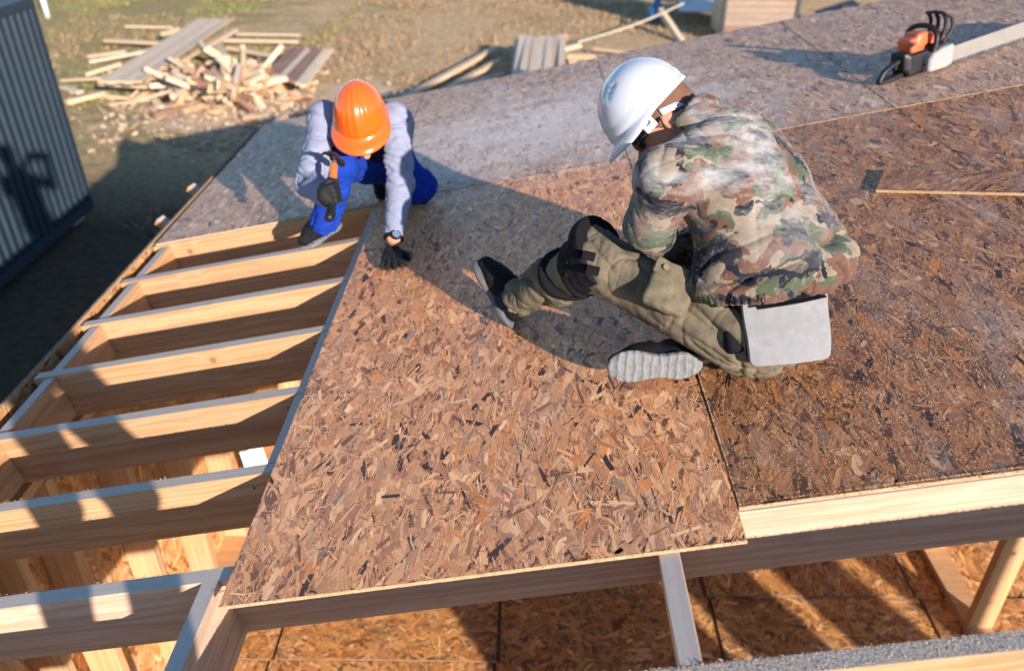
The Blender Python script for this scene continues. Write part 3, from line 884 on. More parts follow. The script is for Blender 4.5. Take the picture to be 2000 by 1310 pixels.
# ================================================================== CONTAINER
CX, CY0, CY1, CZ0, CZ1 = -5.86, 3.6, 9.68, GZ + 0.12, -0.16
cont = empty('storage_container', (CX - 1.2, 6.6, GZ), 'dark blue corrugated steel container standing left of the house', 'container')
tc = NT('container_paint')
oc = tc.obj()
nn = tc.noise(tc.mapping(oc, (1, 1, 0.3)), 6.0, 5, 0.65)
cc = tc.mix(nn, (0.008, 0.018, 0.03), (0.014, 0.031, 0.048))
cc = tc.mix(tc.ramp(tc.noise(tc.mapping(oc, (9, 9, 1.2)), 1.0, 5, 0.7), [(0.6, 0.0), (0.78, 0.35)]), cc, (0.06, 0.07, 0.08))
tc.bump(nn, 0.1, 0.01)
CONT = tc.set(color=cc, rough=0.5, spec=0.4)
vs, fs = [], []
prof = []
y = CY0
while y < CY1 - 0.02:
    for dy, dx in ((0, 0), (0.045, 0), (0.07, -0.028), (0.115, -0.028)):
        prof.append((y + dy, CX + dx))
    y += 0.14
prof.append((CY1 - 0.06, CX))
for z in (CZ0 + 0.1, CZ1 - 0.1):
    for yy, xx in prof: vs.append((xx, yy, z))
n = len(prof)
fs = [(i, i + 1, n + i + 1, n + i) for i in range(n - 1)]
mesh_from('corrugated_side', vs, fs, CONT, parent=cont)
box('top_rail', CX - 0.06, CX + 0.006, CY0, CY1, CZ1 - 0.1, CZ1, CONT, cont)
box('bottom_rail', CX - 0.08, CX + 0.008, CY0, CY1, CZ0 - 0.02, CZ0 + 0.1, CONT, cont)
for yy in (CY0, CY1 - 0.07):
    box('corner_post', CX - 0.1, CX + 0.004, yy, yy + 0.07, CZ0 + 0.101, CZ1 - 0.101, CONT, cont)
box('roof', CX - 2.4, CX - 0.061, CY0, CY1, CZ1 - 0.06, CZ1 - 0.01, CONT, cont)
box('end_wall', CX - 2.4, CX - 0.101, CY1 - 0.05, CY1 - 0.01, CZ0, CZ1 - 0.062, CONT, cont)
box('back_wall', CX - 2.44, CX - 2.402, CY0, CY1, CZ0, CZ1, CONT, cont)
for yy in (CY0 + 0.1, CY0 + 3.0, CY1 - 0.35):
    box('skid_block', CX - 2.2, CX - 0.1, yy, yy + 0.25, GZ - 0.02, CZ0 - 0.022, WOOD_OLD, cont)

# ================================================================== TIMBER HEAPS
def loose(name, label, cat, a, b, ha, hb, W, H, mat, group=None, wob=0.0, roll=0.0):
    """a,b photo positions on the ground, ha,hb heights over it"""
    pa = on_z(a[0], a[1], GZ + ha); pb = on_z(b[0], b[1], GZ + hb)
    up = Vector((0, 0, 1))
    if roll: up = Matrix.Rotation(roll, 3, (pb - pa).normalized()) @ up
    o = bar(name, pa, pb, W, H, mat, None, up, 0.004, wob=wob)
    return tag(o, label, cat, group)
# the broad planks laid across the heap, side by side
for i in range(5):
    dx = i * 17
    loose('plank', ['leftmost of the broad pale planks lying slanted over the heap', 'second broad pale plank from the left in the slanted row',
                    'middle plank of the slanted row over the heap', 'fourth plank of the slanted row over the heap',
                    'rightmost of the broad planks in the slanted row'][i], 'plank',
          (199 + dx, 158 + (i % 2) * 2), (390 + i * 14, 38 - (i % 3)), 0.42 + 0.02 * i, 0.5, 0.165, 0.045, WOOD_OLD if i % 2 else WOOD_SCRAP, 'slanted planks on the heap', 0.003)
loose('plank', 'short cross plank under the lower ends of the slanted planks', 'plank', (196, 160), (290, 166), 0.3, 0.3, 0.2, 0.05, WOOD_SCRAP)
single = [
    ('long pale batten slanting to the upper right beside the broad planks', (352, 118), (460, 56), .35, .55, .12, .05, WOOD_SCRAP),
    ('thin grey batten at the far edge of the heap', (245, 50), (335, 52), .1, .12, .09, .05, WOOD_OLD),
    ('pale batten lying furthest right behind the heap', (463, 64), (586, 66), .12, .12, .16, .06, WOOD_SCRAP),
    ('pale batten just in front of the furthest right one', (432, 76), (583, 79), .15, .12, .16, .06, WOOD_SCRAP),
    ('pale batten sticking out left from under the broad planks', (205, 77), (318, 82), .15, .25, .15, .06, WOOD_SCRAP),
    ('batten pointing at the brown slab stack', (445, 91), (530, 106), .2, .15, .14, .06, WOOD_SCRAP),
    ('pale batten in the middle of the heap right of the planks', (405, 119), (520, 126), .35, .35, .15, .07, WOOD_SCRAP),
    ('dark thin strip leaning toward the brown slab stack', (505, 110), (575, 140), .25, .3, .05, .03, WOOD_OLD),
    ('short batten at the left flank of the heap', (165, 143), (234, 122), .1, .2, .12, .06, WOOD_SCRAP),
    ('long thin batten reaching the container corner', (120, 155), (240, 148), .08, .2, .1, .05, WOOD_SCRAP),
    ('single squared timber lying left near the container', (128, 196), (203, 178), .08, .08, .13, .08, WOOD_SCRAP),
    ('grey short board next to the container', (122, 168), (155, 178), .06, .06, .14, .05, WOOD_OLD),
    ('thin strip leaning from the heap down to the soil', (252, 190), (318, 130), .03, .5, .05, .03, WOOD_SCRAP),
    ('narrow strip lying in front of the heap', (210, 203), (300, 193), .03, .06, .07, .03, WOOD_SCRAP),
    ('short board pointing at the viewer in front of the heap', (300, 192), (313, 208), .08, .04, .15, .04, WOOD_OLD),
    ('slanted brown strip at the heap centre', (258, 197), (420, 150), .05, .35, .07, .04, WOOD_OLD),
    ('dark upright looking stick in the heap centre', (378, 180), (383, 140), .25, .5, .09, .05, WOOD_OLD),
    ('dark stick left of the centre of the heap', (360, 150), (342, 122), .35, .5, .07, .05, WOOD_OLD),
    ('stub standing out above the broad planks', (390, 80), (402, 95), .55, .5, .1, .07, WOOD_OLD),
    ('broad offcut sloping toward the brown slab stack', (480, 180), (512, 140), .2, .4, .26, .06, WOOD_SCRAP),
    ('grey offcut with a cut end left of the broad one', (437, 130), (460, 157), .5, .35, .22, .07, WOOD_OLD),
    ('offcut leaning at the right foot of the heap', (530, 145), (588, 188), .35, .05, .16, .07, WOOD_SCRAP),
    ('second offcut leaning at the right foot of the heap, inner one', (515, 150), (560, 186), .35, .05, .15, .06, WOOD_OLD),
    ('pale offcut slanting left of the grey cut one', (390, 160), (432, 128), .35, .5, .13, .07, WOOD_SCRAP),
    ('batten half buried at the left of the broad planks', (175, 118), (300, 95), .1, .3, .12, .06, WOOD_OLD),
    ('short batten crossing behind the left ends of the planks', (170, 108), (245, 98), .08, .15, .12, .06, WOOD_SCRAP),
    ('light block under the broad planks at the back', (318, 62), (345, 55), .3, .4, .2, .1, WOOD_SCRAP),
    ('thick squared timber under the slanted batten', (420, 78), (438, 110), .3, .3, .22, .12, WOOD_SCRAP),
]
for lb, a, b, ha, hb, W, H, m in single:
    loose('timber_offcut' if 'offcut' in lb or 'block' in lb else 'batten', lb, 'offcut' if 'offcut' in lb or 'block' in lb else 'batten', a, b, ha, hb, W, H, m, wob=0.003)
# brown slabs fanned out at the right of the heap
for i in range(9):
    loose('brown_slab', 'rough reddish brown slab in the fanned stack right of the heap', 'slab', (573 + i * 9, 93 - (i % 3) * 2 + i * .8), (527 + i * 8, 140 + i * 3.2), 0.42 + 0.03 * (i % 2), 0.42, 0.12, 0.05, WOOD_RED if i % 4 < 3 and i < 7 else WOOD_OLD, 'slabs of the fanned brown stack', 0.004)
for i in range(7):
    loose('brown_slab', 'rough brown slab lying in the lower layer of the fanned stack', 'slab', (575 + i * 9.5, 103), (533 + i * 9.5, 146 + i * 3), 0.3, 0.3, 0.1, 0.06, WOOD_RED, 'lower slabs of the fanned stack', 0.004)
for i in range(6):
    loose('brown_slab', 'rough brown slab at the bottom of the fanned stack', 'slab', (577 + i * 9.5, 112), (537 + i * 10, 152 + i * 3), 0.17, 0.17, 0.1, 0.07, WOOD_RED, 'bottom slabs of the fanned stack', 0.004)
# countless small cut ends, each its own block
protos = []
for i in range(16):
    vs, fs = box_mesh(random.uniform(0.18, 0.75) if i % 4 else random.uniform(0.8, 1.5), random.uniform(0.07, 0.17), random.uniform(0.035, 0.09), 0.004)
    me = bpy.data.meshes.new('cut_end'); me.from_pydata(vs, [], fs); me.materials.append([WOOD_SCRAP, WOOD_SCRAP, WOOD, WOOD_OLD, WOOD_RED][i % 5]); protos.append(me)
cnt = 0
while cnt < 230:
    px = random.gauss(445, 75); py = random.gauss(165, 24)
    if not (150 < px < 640 and 92 < py < 232): continue
    dcen = ((px - 440) / 125) ** 2 + ((py - 158) / 38) ** 2
    hp = max(0.0, 0.55 * (1 - dcen)) * random.random() ** 0.5
    p = on_z(px, py, GZ + hp + 0.02)
    o = bpy.data.objects.new('cut_end', random.choice(protos))
    flat = 0.55 if dcen < 1 else 0.08
    M = Matrix.Translation(p) @ Matrix.Rotation(random.uniform(0, 6.28), 4, 'Z') @ Matrix.Rotation(random.gauss(0, flat * 0.8), 4, 'Y') @ Matrix.Rotation(random.choice((0, 1.57)) * (dcen < 1) + random.gauss(0, flat * .4), 4, 'X')
    link(o, M)
    inside = dcen < 1
    tag(o, 'small sawn cut end in the middle of the offcut heap' if inside else 'small cut end lying scattered round the edge of the offcut heap', 'cut end',
        'cut ends piled in the heap' if inside else 'cut ends strewn round the heap')
    cnt += 1
# second stack beyond the far roof edge
words = ['leftmost', 'second', 'third', 'fourth', 'fifth', 'sixth', 'rightmost']
for i in range(7):
    x0 = 1012 + i * 14.5
    loose('stacked_board', words[i] + (' board' if i in (0, 6) else ' board from the left') + ' on top of the board stack behind the far roof edge', 'board',
          (x0 - 4 - 3 * (i % 2), 150), (x0 + 8 - i * 1.2, 68 + (i * 7) % 5), 0.5 - 0.05 * (i in (0, 5)), 0.52, 0.13, 0.05, WOOD_OLD if i % 3 != 2 else WOOD_SCRAP, 'top boards of the stack behind the roof', 0.004)
for i in range(6):
    x0 = 1006 + i * 16
    loose('stacked_board', 'board in the second layer of the stack behind the far roof edge', 'board', (x0, 152), (x0 + 6, 76), 0.4, 0.4, 0.15, 0.08, WOOD_OLD, 'second layer boards of the stack', 0.004)
    loose('stacked_board', 'board in the bottom layer of the stack behind the far roof edge', 'board', (x0, 155), (x0 + 6, 82), 0.26, 0.26, 0.15, 0.09, WOOD_OLD, 'bottom layer boards of the stack', 0.004)
for lb, a, b, ha, hb, W, H, m in [
    ('longest pale beam lying slanted beyond the far roof edge', (786, 190), (965, 93), .1, .12, .14, .07, WOOD_SCRAP),
    ('shorter pale beam parallel to the longest one beyond the roof', (856, 180), (976, 115), .2, .2, .12, .07, WOOD_SCRAP),
    ('grey board in the gap of the two slanted beams', (830, 190), (905, 160), .08, .1, .2, .04, WOOD_OLD),
    ('wide pale board tucked under the two slanted beams', (880, 175), (972, 150), .05, .05, .3, .04, WOOD_SCRAP),
    ('pale board end on the left of the board stack', (900, 165), (985, 142), .15, .12, .16, .05, WOOD),
    ('short pale block right of the board stack, nearer one', (1108, 106), (1162, 106), .25, .25, .18, .09, WOOD),
    ('short pale block right of the board stack, upper one', (1100, 92), (1132, 84), .3, .35, .2, .08, WOOD_SCRAP),
    ('pale offcut at the far right corner of the board stack', (1080, 70), (1108, 66), .3, .35, .14, .08, WOOD),
    ('thin batten lying right of the board stack', (1160, 93), (1240, 103), .12, .1, .1, .05, WOOD_SCRAP),
    ('second thin batten right of the board stack, longer one', (1110, 116), (1200, 110), .1, .1, .12, .06, WOOD_OLD)]:
    loose('timber_offcut' if 'block' in lb or 'offcut' in lb else 'beam' if 'beam' in lb else 'board', lb, 'offcut' if 'block' in lb or 'offcut' in lb else 'beam' if 'beam' in lb else 'board', a, b, ha, hb, W, H, m, wob=0.003)

# ================================================================== OUTHOUSE, SHEETS, POLE, ROPE, SAPLING
oh = empty('plank_outhouse', (5.15, 20.7, GZ), 'small weathered plank outhouse with dark corner posts beyond the roof', 'outhouse')
x0, x1 = 4.38, 5.98
for i in range(15):
    z0 = GZ + 0.04 + i * 0.145
    m = [SIDING, SIDING, WOOD_RED, SIDING, SIDING][(i * 7) % 5]
    box('wall_plank', x0, x1, 20.0 + random.uniform(-.008, .008), 20.03, z0, z0 + 0.14, m, oh, bev=0.006)
    box('side_plank', x0 - 0.002, x0 + 0.026, 20.032, 21.5, z0, z0 + 0.14, WOOD_OLD, oh)
DARKP = mat_simple('dark_tarred_wood', (0.03, 0.03, 0.035), 0.7, scale=12)
for xx in (x0 - 0.09, x1 + 0.002):
    box('corner_post', xx, xx + 0.085, 19.97, 20.06, GZ, GZ + 2.3, DARKP, oh)
box('roof', x0 - 0.15, x1 + 0.15, 19.85, 21.65, GZ + 2.3, GZ + 2.34, DARKP, oh)
box('back_wall', x0, x1, 21.47, 21.5, GZ, GZ + 2.2, WOOD_OLD, oh)
box('side_wall', x1 - 0.03, x1 - 0.002, 20.04, 21.46, GZ, GZ + 2.2, WOOD_OLD, oh)
GREYM = mat_simple('galvanised_sheet', (0.42, 0.45, 0.5), 0.45, metal=0.5, scale=9)
pr = empty('roofing_sheet_pile', (4.2, 23.8, GZ), 'grey roofing sheets lying in the shade left of the outhouse', 'roofing sheets')
for i in range(5):
    a = on_z(1325, 19 - i * 5, GZ + 0.32); b = on_z(1420, 21 - i * 5, GZ + 0.32)
    bar('sheet_slat', a, b, 0.3, 0.03, GREYM, pr)
c = on_z(1370, 16, GZ)
box('support_block', c.x - 0.7, c.x + 0.7, c.y - 0.15, c.y + 0.1, GZ - 0.02, GZ + 0.285, DARKP, pr)
box('support_block', c.x - 0.7, c.x + 0.7, c.y + 1.2, c.y + 1.4, GZ - 0.02, GZ + 0.285, DARKP, pr)
rg = empty('roof_panel_scrap', on_z(1650, 12, GZ), 'dark scrap roof panel with pale edge lying right of the outhouse', 'roof panel')
a, b = on_z(1600, 30, GZ + .25), on_z(1676, 6, GZ + 0.55)
bar('panel_face', a, b, 1.1, 0.04, mat_simple('dark_bitumen', (0.05, 0.055, 0.07), 0.6), rg)
bar('edge_strip', a + Vector((-.2, -0.585, 0.01)), b + Vector((-.2, -0.585, 0.01)), 0.06, 0.05, GREYM, rg)
bar('support_block', a + Vector((0.4, 0, -0.06)), a + Vector((0.4, 0, -0.26)), 0.2, 0.2, DARKP, rg)
bar('support_block', b + Vector((-0.2, 0, -0.06)), b + Vector((-0.2, 0, -0.56)), 0.2, 0.2, DARKP, rg)
pa, pb = on_z(1336, 82, GZ + 0.02), on_z(1291, 16, GZ + 0.5)
o = bar('grey_post', pa, pb, 0.13, 0.13, WOOD_OLD, None); tag(o, 'grey post lying tilted in the shade left of the outhouse', 'post')
bk = sdf_mesh('blue_bag', [ell(on_z(1282, 25, GZ + 0.25), (0.22, 0.2, 0.25), k=0.03), ell(on_z(1282, 25, GZ + 0.25) + Vector((0, 0, 0.27)), (0.09, 0.08, 0.12), k=0.08)], 0.03, mat_simple('blue_plastic', (0.05, 0.16, 0.33), 0.4))
tag(bk, 'blue plastic bag standing behind the tilted grey post', 'bag')
vs, fs = tube_data(curve_pts([on_z(1130, 82, GZ + .3), on_z(1200, 62, GZ + .22), on_z(1262, 40, GZ + .3), on_z(1345, 2, GZ + .7), on_z(1420, -40, GZ + 1.0)], 8), 0.018, 6)
o = mesh_from('rope', vs, fs, mat_simple('pale_rope', (0.6, 0.55, 0.42), 0.9), smooth=True); tag(o, 'pale rope running from the board stack towards the outhouse', 'rope')
sp_ = empty('young_tree', on_z(92, 36, GZ), 'thin young tree with a white trunk guard beyond the container', 'young tree')
b_ = on_z(94, 36, GZ)
vs, fs = tube_data([b_, b_ + Vector((0, 0, 0.7))], 0.07, 10); mesh_from('trunk_guard', vs, fs, mat_simple('white_guard', (0.6, 0.62, 0.62), 0.6), parent=sp_, smooth=True)
vs, fs = tube_data([b_ + Vector((0, 0, .7)), b_ + Vector((0.05, 0, 1.6)), b_ + Vector((0, 0.1, 2.6))], [0.025, 0.02, 0.008], 8)
for k in range(9):
    z = 1.0 + k * 0.16; q = b_ + Vector((0.03, 0.02, z)); an = k * 2.4
    tube_data([q, q + Vector((math.cos(an) * 0.25, math.sin(an) * 0.25, 0.25)), q + Vector((math.cos(an) * 0.4, math.sin(an) * 0.4, 0.6))], [0.01, 0.007, 0.003], 5, vs=vs, fs=fs)
mesh_from('trunk', vs, fs, mat_simple('bark', (0.2, 0.15, 0.11), 0.9), parent=sp_, smooth=True)

# white foam board leaning on the eave wall inside
o = bar('foam_board', Vector((-1.88, 3.84, FLOOR_Z + 0.01)), Vector((-2.0, 3.93, -1.86)), 0.22, 0.05, mat_simple('white_foam', (0.75, 0.78, 0.82), 0.8), None, Vector((1, 0, 0)), top=False)
tag(o, 'white foam board standing between the studs under the rafters', 'foam board')

# ================================================================== PEOPLE: shared builders
def mat_skin(name, col):
    t = NT(name); oc = t.obj()
    c = t.mix(t.ramp(t.noise(oc, 40.0, 4), [(0.35, 0.0), (0.7, 0.6)]), tuple(col), (col[0] * 0.95, col[1] * 0.55, col[2] * 0.45))
    t.bump(t.noise(oc, 500.0, 2), 0.25, 0.001)
    return t.set(color=c, rough=0.5, spec=0.4, sss=0.08)
SKIN = mat_skin('skin', (0.52, 0.28, 0.19))

def mat_camo(name, dust=True):
    t = NT(name); oc = t.obj()
    w = t.noise(oc, 9.0, 3, 0.6, 0.0, out=1)
    v = t.n('VectorMath', {0: oc, 1: t.n('VectorMath', {0: t.n('VectorMath', {0: w, 1: (0.5, 0.5, 0.5)}, operation='SUBTRACT').outputs[0], 'Scale': 0.11}, operation='SCALE').outputs[0]}, operation='ADD').outputs[0]
    stretch = lambda loc: t.mapping(v, (1.0, 1.45, 1.9), loc, (0.3, 0.5, 0.4))
    n1 = t.noise(stretch((3, 1, 7)), 6.6, 1.5, 0.5)
    n2 = t.noise(stretch((9, 4, 2)), 7.4, 1.5, 0.5)
    n3 = t.noise(stretch((1, 8, 5)), 9.6, 1.6, 0.5)
    c = t.mix(t.ramp(n1, [(0.0, 0.0), (0.485, 1.0)], 'CONSTANT'), (0.215, 0.165, 0.118), (0.06, 0.078, 0.045))
    c = t.mix(t.ramp(n2, [(0.0, 0.0), (0.505, 1.0)], 'CONSTANT'), c, (0.12, 0.06, 0.04))
    c = t.mix(t.ramp(n3, [(0.0, 0.0), (0.57, 1.0)], 'CONSTANT'), c, (0.014, 0.015, 0.024))
    if dust:
        sp = t.n('SeparateXYZ', {0: oc})
        d = t.noise(t.mapping(oc, (4, 9, 12), rot=(0.2, 0.6, 0.2)), 1.0, 6, 0.7)
        up = t.ramp(sp.outputs[2], [(0.42, 0.0), (0.62, 1.0)])
        c = t.mix(t.math('MULTIPLY', t.ramp(d, [(0.42, 0.0), (0.62, 0.85)]), up), c, (0.34, 0.335, 0.33))
        d2 = t.noise(oc, 60.0, 4, 0.7)
        c = t.mix(t.ramp(d2, [(0.55, 0.0), (0.78, 0.45)]), c, (0.4, 0.36, 0.31))
    wv = t.noise(oc, 800.0, 2)
    t.bump(t.math('ADD', wv, t.math('MULTIPLY', t.noise(oc, 70.0, 3), 2.0)), 0.2, 0.003)
    return t.set(color=c, rough=0.92, spec=0.15, sheen=0.1)
CAMO = mat_camo('camouflage_cloth')
OLIVE = mat_cloth('olive_work_cloth', (0.082, 0.074, 0.05), (0.24, 0.19, 0.125), bump=0.25, blot=9)
BLACKC = mat_cloth('black_nylon', (0.007, 0.007, 0.009), (0.012, 0.012, 0.015))
NAVY = mat_cloth('navy_cloth', (0.012, 0.017, 0.055), (0.018, 0.025, 0.075))
BLUE = mat_cloth('bright_blue_work_cloth', (0.01, 0.045, 0.34), (0.008, 0.033, 0.24))
GREYS = mat_cloth('heather_grey_jersey', (0.22, 0.24, 0.33), (0.27, 0.29, 0.38), weave=500)
GLOVE = mat_simple('black_rubber_glove', (0.008, 0.0085, 0.01), 0.7, spec=0.3, scale=60, dirt=(0.02, 0.02, 0.02))
SHOE = mat_simple('black_shoe_fabric', (0.006, 0.006, 0.008), 0.85, spec=0.2, scale=50, dirt=(0.02, 0.019, 0.018))
def mat_sole():
    t = NT('dusty_rubber_sole'); oc = t.obj()
    w = t.n('TexWave', {'Vector': t.mapping(oc, (1, 1, 1)), 'Scale': 13.0, 'Distortion': 2.2, 'Detail': 2.0, 'Detail Scale': 2.0}, bands_direction='Y').outputs[0]
    n = t.noise(oc, 35.0, 6, 0.7)
    c = t.mix(t.ramp(n, [(0.3, 0.0), (0.7, 1.0)]), (0.10, 0.105, 0.11), (0.21, 0.21, 0.21))
    c = t.mix(t.ramp(w, [(0.75, 0.0), (0.95, 0.35)]), c, (0.27, 0.265, 0.26))
    t.bump(t.math('ADD', w, n), 0.8, 0.004)
    return t.set(color=c, rough=0.85, spec=0.25)
SOLE = mat_sole()

def helmet(name, label, M, mat, ribs, parent, W=0.112, L=0.14, Hh=0.155, brim=0.062):
    """shell in its own frame: x right, y front, z top; rim at z=0"""
    nph, nth = 96, 22
    vs, fs = [], []
    rows = []
    for i in range(nth + 1):
        th = math.pi / 2 * i / nth            # 0 at top
        row = []
        for j in range(nph):
            ph = 2 * math.pi * j / nph
            sx, cy_ = math.sin(ph), math.cos(ph)
            st = math.sin(th) ** 0.92
            x, y, z = W * sx * st, (L if cy_ > 0 else L * 0.97) * cy_ * st, Hh * math.cos(th) ** 0.95
            d = 0.0
            if ribs:
                for xc, wd, am in ((0.0, 0.011, 0.0055), (0.03, 0.006, 0.004), (-0.03, 0.006, 0.004), (0.055, 0.005, 0.002), (-0.055, 0.005, 0.002)):
                    d += am * math.exp(-((x - xc * (0.55 + 0.45 * st)) / wd) ** 2) * min(1, z / 0.03)
            else:
                d += 0.006 * math.exp(-(x / 0.022) ** 2) * min(1, z / 0.05) * (0.4 + 0.6 * max(0, min(1, 0.5 - y / 0.2)))
                for s in (-1, 1):   # vent slots
                    for q in (0.0, 0.019):
                        xc = s * (0.05 + q * 0.9); 
                        d -= 0.006 * math.exp(-((x - xc) / 0.0045) ** 2 - ((y - 0.045 + q * .6) / 0.022) ** 4) * (1 if z > 0.05 else 0)
            if z < 0.026: d += 0.0035
            nrm = Vector((x / W ** 2, y / L ** 2, z / Hh ** 2)).normalized()
            row.append(Vector((x, y, z)) + nrm * d)
        rows.append(row)
    # rim gutter and brim
    for step, (out, dz) in enumerate(((0.006, -0.003), (1.0, -0.008), (1.0, -0.013))):
        row = []
        for j in range(nph):
            ph = 2 * math.pi * j / nph
            sx, cy_ = math.sin(ph), math.cos(ph)
            fr = max(0.0, min(1.0, (cy_ + 0.15) / 0.75)); fr = fr * fr * (3 - 2 * fr)
            e_ = 0.007 + brim * fr * (0.45 if step == 0 else 1.0) * (1 if step else 1)
            if step == 0: e_ = 0.007 + brim * fr * 0.5
            x = (W + 0.004) * sx + sx * e_ * 0.35; y = L * cy_ + (cy_ if cy_ > 0 else cy_ * .2) * e_
            if cy_ <= 0: y = (L * 0.97 + 0.006) * cy_; x = (W + 0.008) * sx
            z = dz - fr * 0.012 * (0.4 if step == 0 else 1.0) + (-0.006 * fr * sx * sx if step else 0)
            row.append(Vector((x, y, z)))
        rows.append(row)
    for r in rows: vs += r
    nr = len(rows)
    for i in range(nr - 1):
        for j in range(nph):
            a, b = i * nph + j, i * nph + (j + 1) % nph
            if i == 0: fs.append((b, b + nph, a + nph)) if False else fs.append((a, b, b + nph, a + nph))
            else: fs.append((a, b, b + nph, a + nph))
    fs = [tuple(reversed(f)) for f in fs]
    o = mesh_from(name, vs, fs, mat, M, parent, True)
    md = o.modifiers.new('thickness', 'SOLIDIFY'); md.thickness = 0.003; md.offset = -1
    if label: o['label'] = label
    return o

def shoe(M, parent, dark, sole_mat, L=0.28, dusty=False):
    """own frame: y toe, z up, x side; sole bottom at z=0"""
    up = lambda x, y, z: M @ Vector((x, y, z))
    A = M.to_3x3()
    prims = [cone(up(0, -0.085, 0.05), 0.038, up(0, 0.03, 0.052), 0.041, 0.03), cone(up(0, 0.03, 0.05), 0.04, up(0.004, 0.105, 0.037), 0.032, 0.035),
             cone(up(0, -0.07, 0.06), 0.036, up(0, -0.055, 0.105), 0.037, 0.03), cone(up(0, 0.0, 0.075), 0.034, up(0, 0.06, 0.055), 0.034, 0.03),
             cone(up(0, -0.055, 0.1), 0.029, up(0, -0.045, 0.16), 0.03, 0.004, True)]
    o = sdf_mesh('shoe', prims, 0.004, dark, parent, cuts=[plane_cut(up(0, 0, 0.018), -A.col[2])], mw=M)
    sp = [ell(up(0, 0.075, 0.012), (0.051, 0.068, 0.016), A, 0.02), ell(up(0, -0.078, 0.012), (0.04, 0.055, 0.017), A, 0.02), rbox(up(0, 0.0, 0.013), (0.037, 0.08, 0.014), A, 0.012, 0.02)]
    s = sdf_mesh('sole', sp, 0.0035, sole_mat, o, cuts=[plane_cut(up(0, 0, 0.0), -A.col[2]), plane_cut(up(0, 0, 0.027), A.col[2])], mw=M)
    vs, fs = [], []
    for k in range(5):
        y = 0.0 + k * 0.016; z = 0.112 - k * 0.0075
        tube_data([up(-0.02, y, z - 0.006), up(0, y + 0.004, z + 0.004), up(0.02, y, z - 0.006)], 0.0022, 6, vs=vs, fs=fs)
    for sgn in (-1, 1):
        tube_data(curve_pts([up(0, 0.0, .116), up(sgn * 0.02, 0.01, .125), up(sgn * 0.03, -0.005, .11), up(sgn * 0.008, 0.0, .114)], 4), 0.002, 6, vs=vs, fs=fs)
    mesh_from('laces', vs, fs, BLACKC, None, o, True)
    return o

def hand_prims(M, curl, spread=0.12, left=True, gl=1.0):
    """own frame: y fingers, z back of hand, x toward the thumb side when left"""
    s = 1 if left else -1
    P = []
    u = lambda x, y, z: M @ Vector((x * s, y, z))
    P.append(cone(u(0, -0.045, 0), 0.024 * gl, u(0, 0, 0), 0.026 * gl, 0.012))
    for i, (x, ln, r) in enumerate(((0.030, 0.072, 0.0098), (0.010, 0.08, 0.010), (-0.011, 0.074, 0.0096), (-0.030, 0.058, 0.0088))):
        r *= gl
        P.append(cone(u(x * 0.55, 0.0, 0.0), 0.017 * gl, u(x, 0.055, 0.002), 0.0125 * gl, 0.01))
        a = spread * (x / 0.03); q = Vector((x, 0.058, 0.002)); ang = curl[0]; segs = (0.5, 0.29, 0.21)
        for k, sg in enumerate(segs):
            d = Vector((math.sin(a) * math.cos(ang), math.cos(a) * math.cos(ang), -math.sin(ang)))
            q2 = q + d * (ln * sg)
            P.append(cone(u(*q), r * (1.08 - 0.1 * k), u(*q2), r * (0.98 - 0.1 * k), 0.003))
            q = q2; ang += curl[1]
    q = Vector((0.026, 0.0, -0.006)); 
    for d, ln, r in ((Vector((0.75, 0.62, -0.25 - curl[0] * 0.3)), 0.042, 0.0135), (Vector((0.35 - curl[1] * .5, 0.85, -0.3 - curl[0] * .4)), 0.034, 0.0115), (Vector((0.1 - curl[1], 0.9, -0.3 - curl[0] * .4)), 0.024, 0.0098)):
        q2 = q + d.normalized() * ln
        P.append(cone(u(*q), r * gl, u(*q2), r * 0.92 * gl, 0.006)); q = q2
    return P

def head_prims(M, s=1.0):
    """own frame: x left ear side... y face, z crown; origin at skull centre"""
    u = lambda x, y, z: M @ Vector((x * s, y * s, z * s)); A = M.to_3x3()
    return [ell(u(0, -0.01, 0.02), (0.076 * s, 0.096 * s, 0.098 * s), A, 0.02), ell(u(0, 0.035, -0.055), (0.056 * s, 0.058 * s, 0.07 * s), A, 0.03),
            cone(u(0, 0.085, -0.02), 0.010 * s, u(0, 0.112, -0.05), 0.013 * s, 0.012), cone(u(-0.018, 0.086, -0.083), 0.009 * s, u(0.018, 0.086, -0.083), 0.009 * s, 0.008),
            cone(u(-0.035, 0.08, 0.0), 0.012 * s, u(0.035, 0.08, 0.0), 0.012 * s, 0.015), ball(u(0, 0.082, -0.112), 0.016 * s, 0.02),
            ell(u(0.078, -0.012, -0.028), (0.009 * s, 0.019 * s, 0.031 * s), A, 0.006), ell(u(-0.078, -0.012, -0.028), (0.009 * s, 0.019 * s, 0.031 * s), A, 0.006),
            ball(u(0.086, -0.006, -0.025), 0.008 * s, 0.004, True), ball(u(-0.086, -0.006, -0.025), 0.008 * s, 0.004, True),
            ball(u(0.031, 0.092, -0.022), 0.010 * s, 0.01, True), ball(u(-0.031, 0.092, -0.022), 0.010 * s, 0.01, True)]

def slab(p, axis, half, k=0.0):
    axis = Vector(axis).normalized()
    return [plane_cut(Vector(p) + axis * half, axis), plane_cut(Vector(p) - axis * half, -axis)]

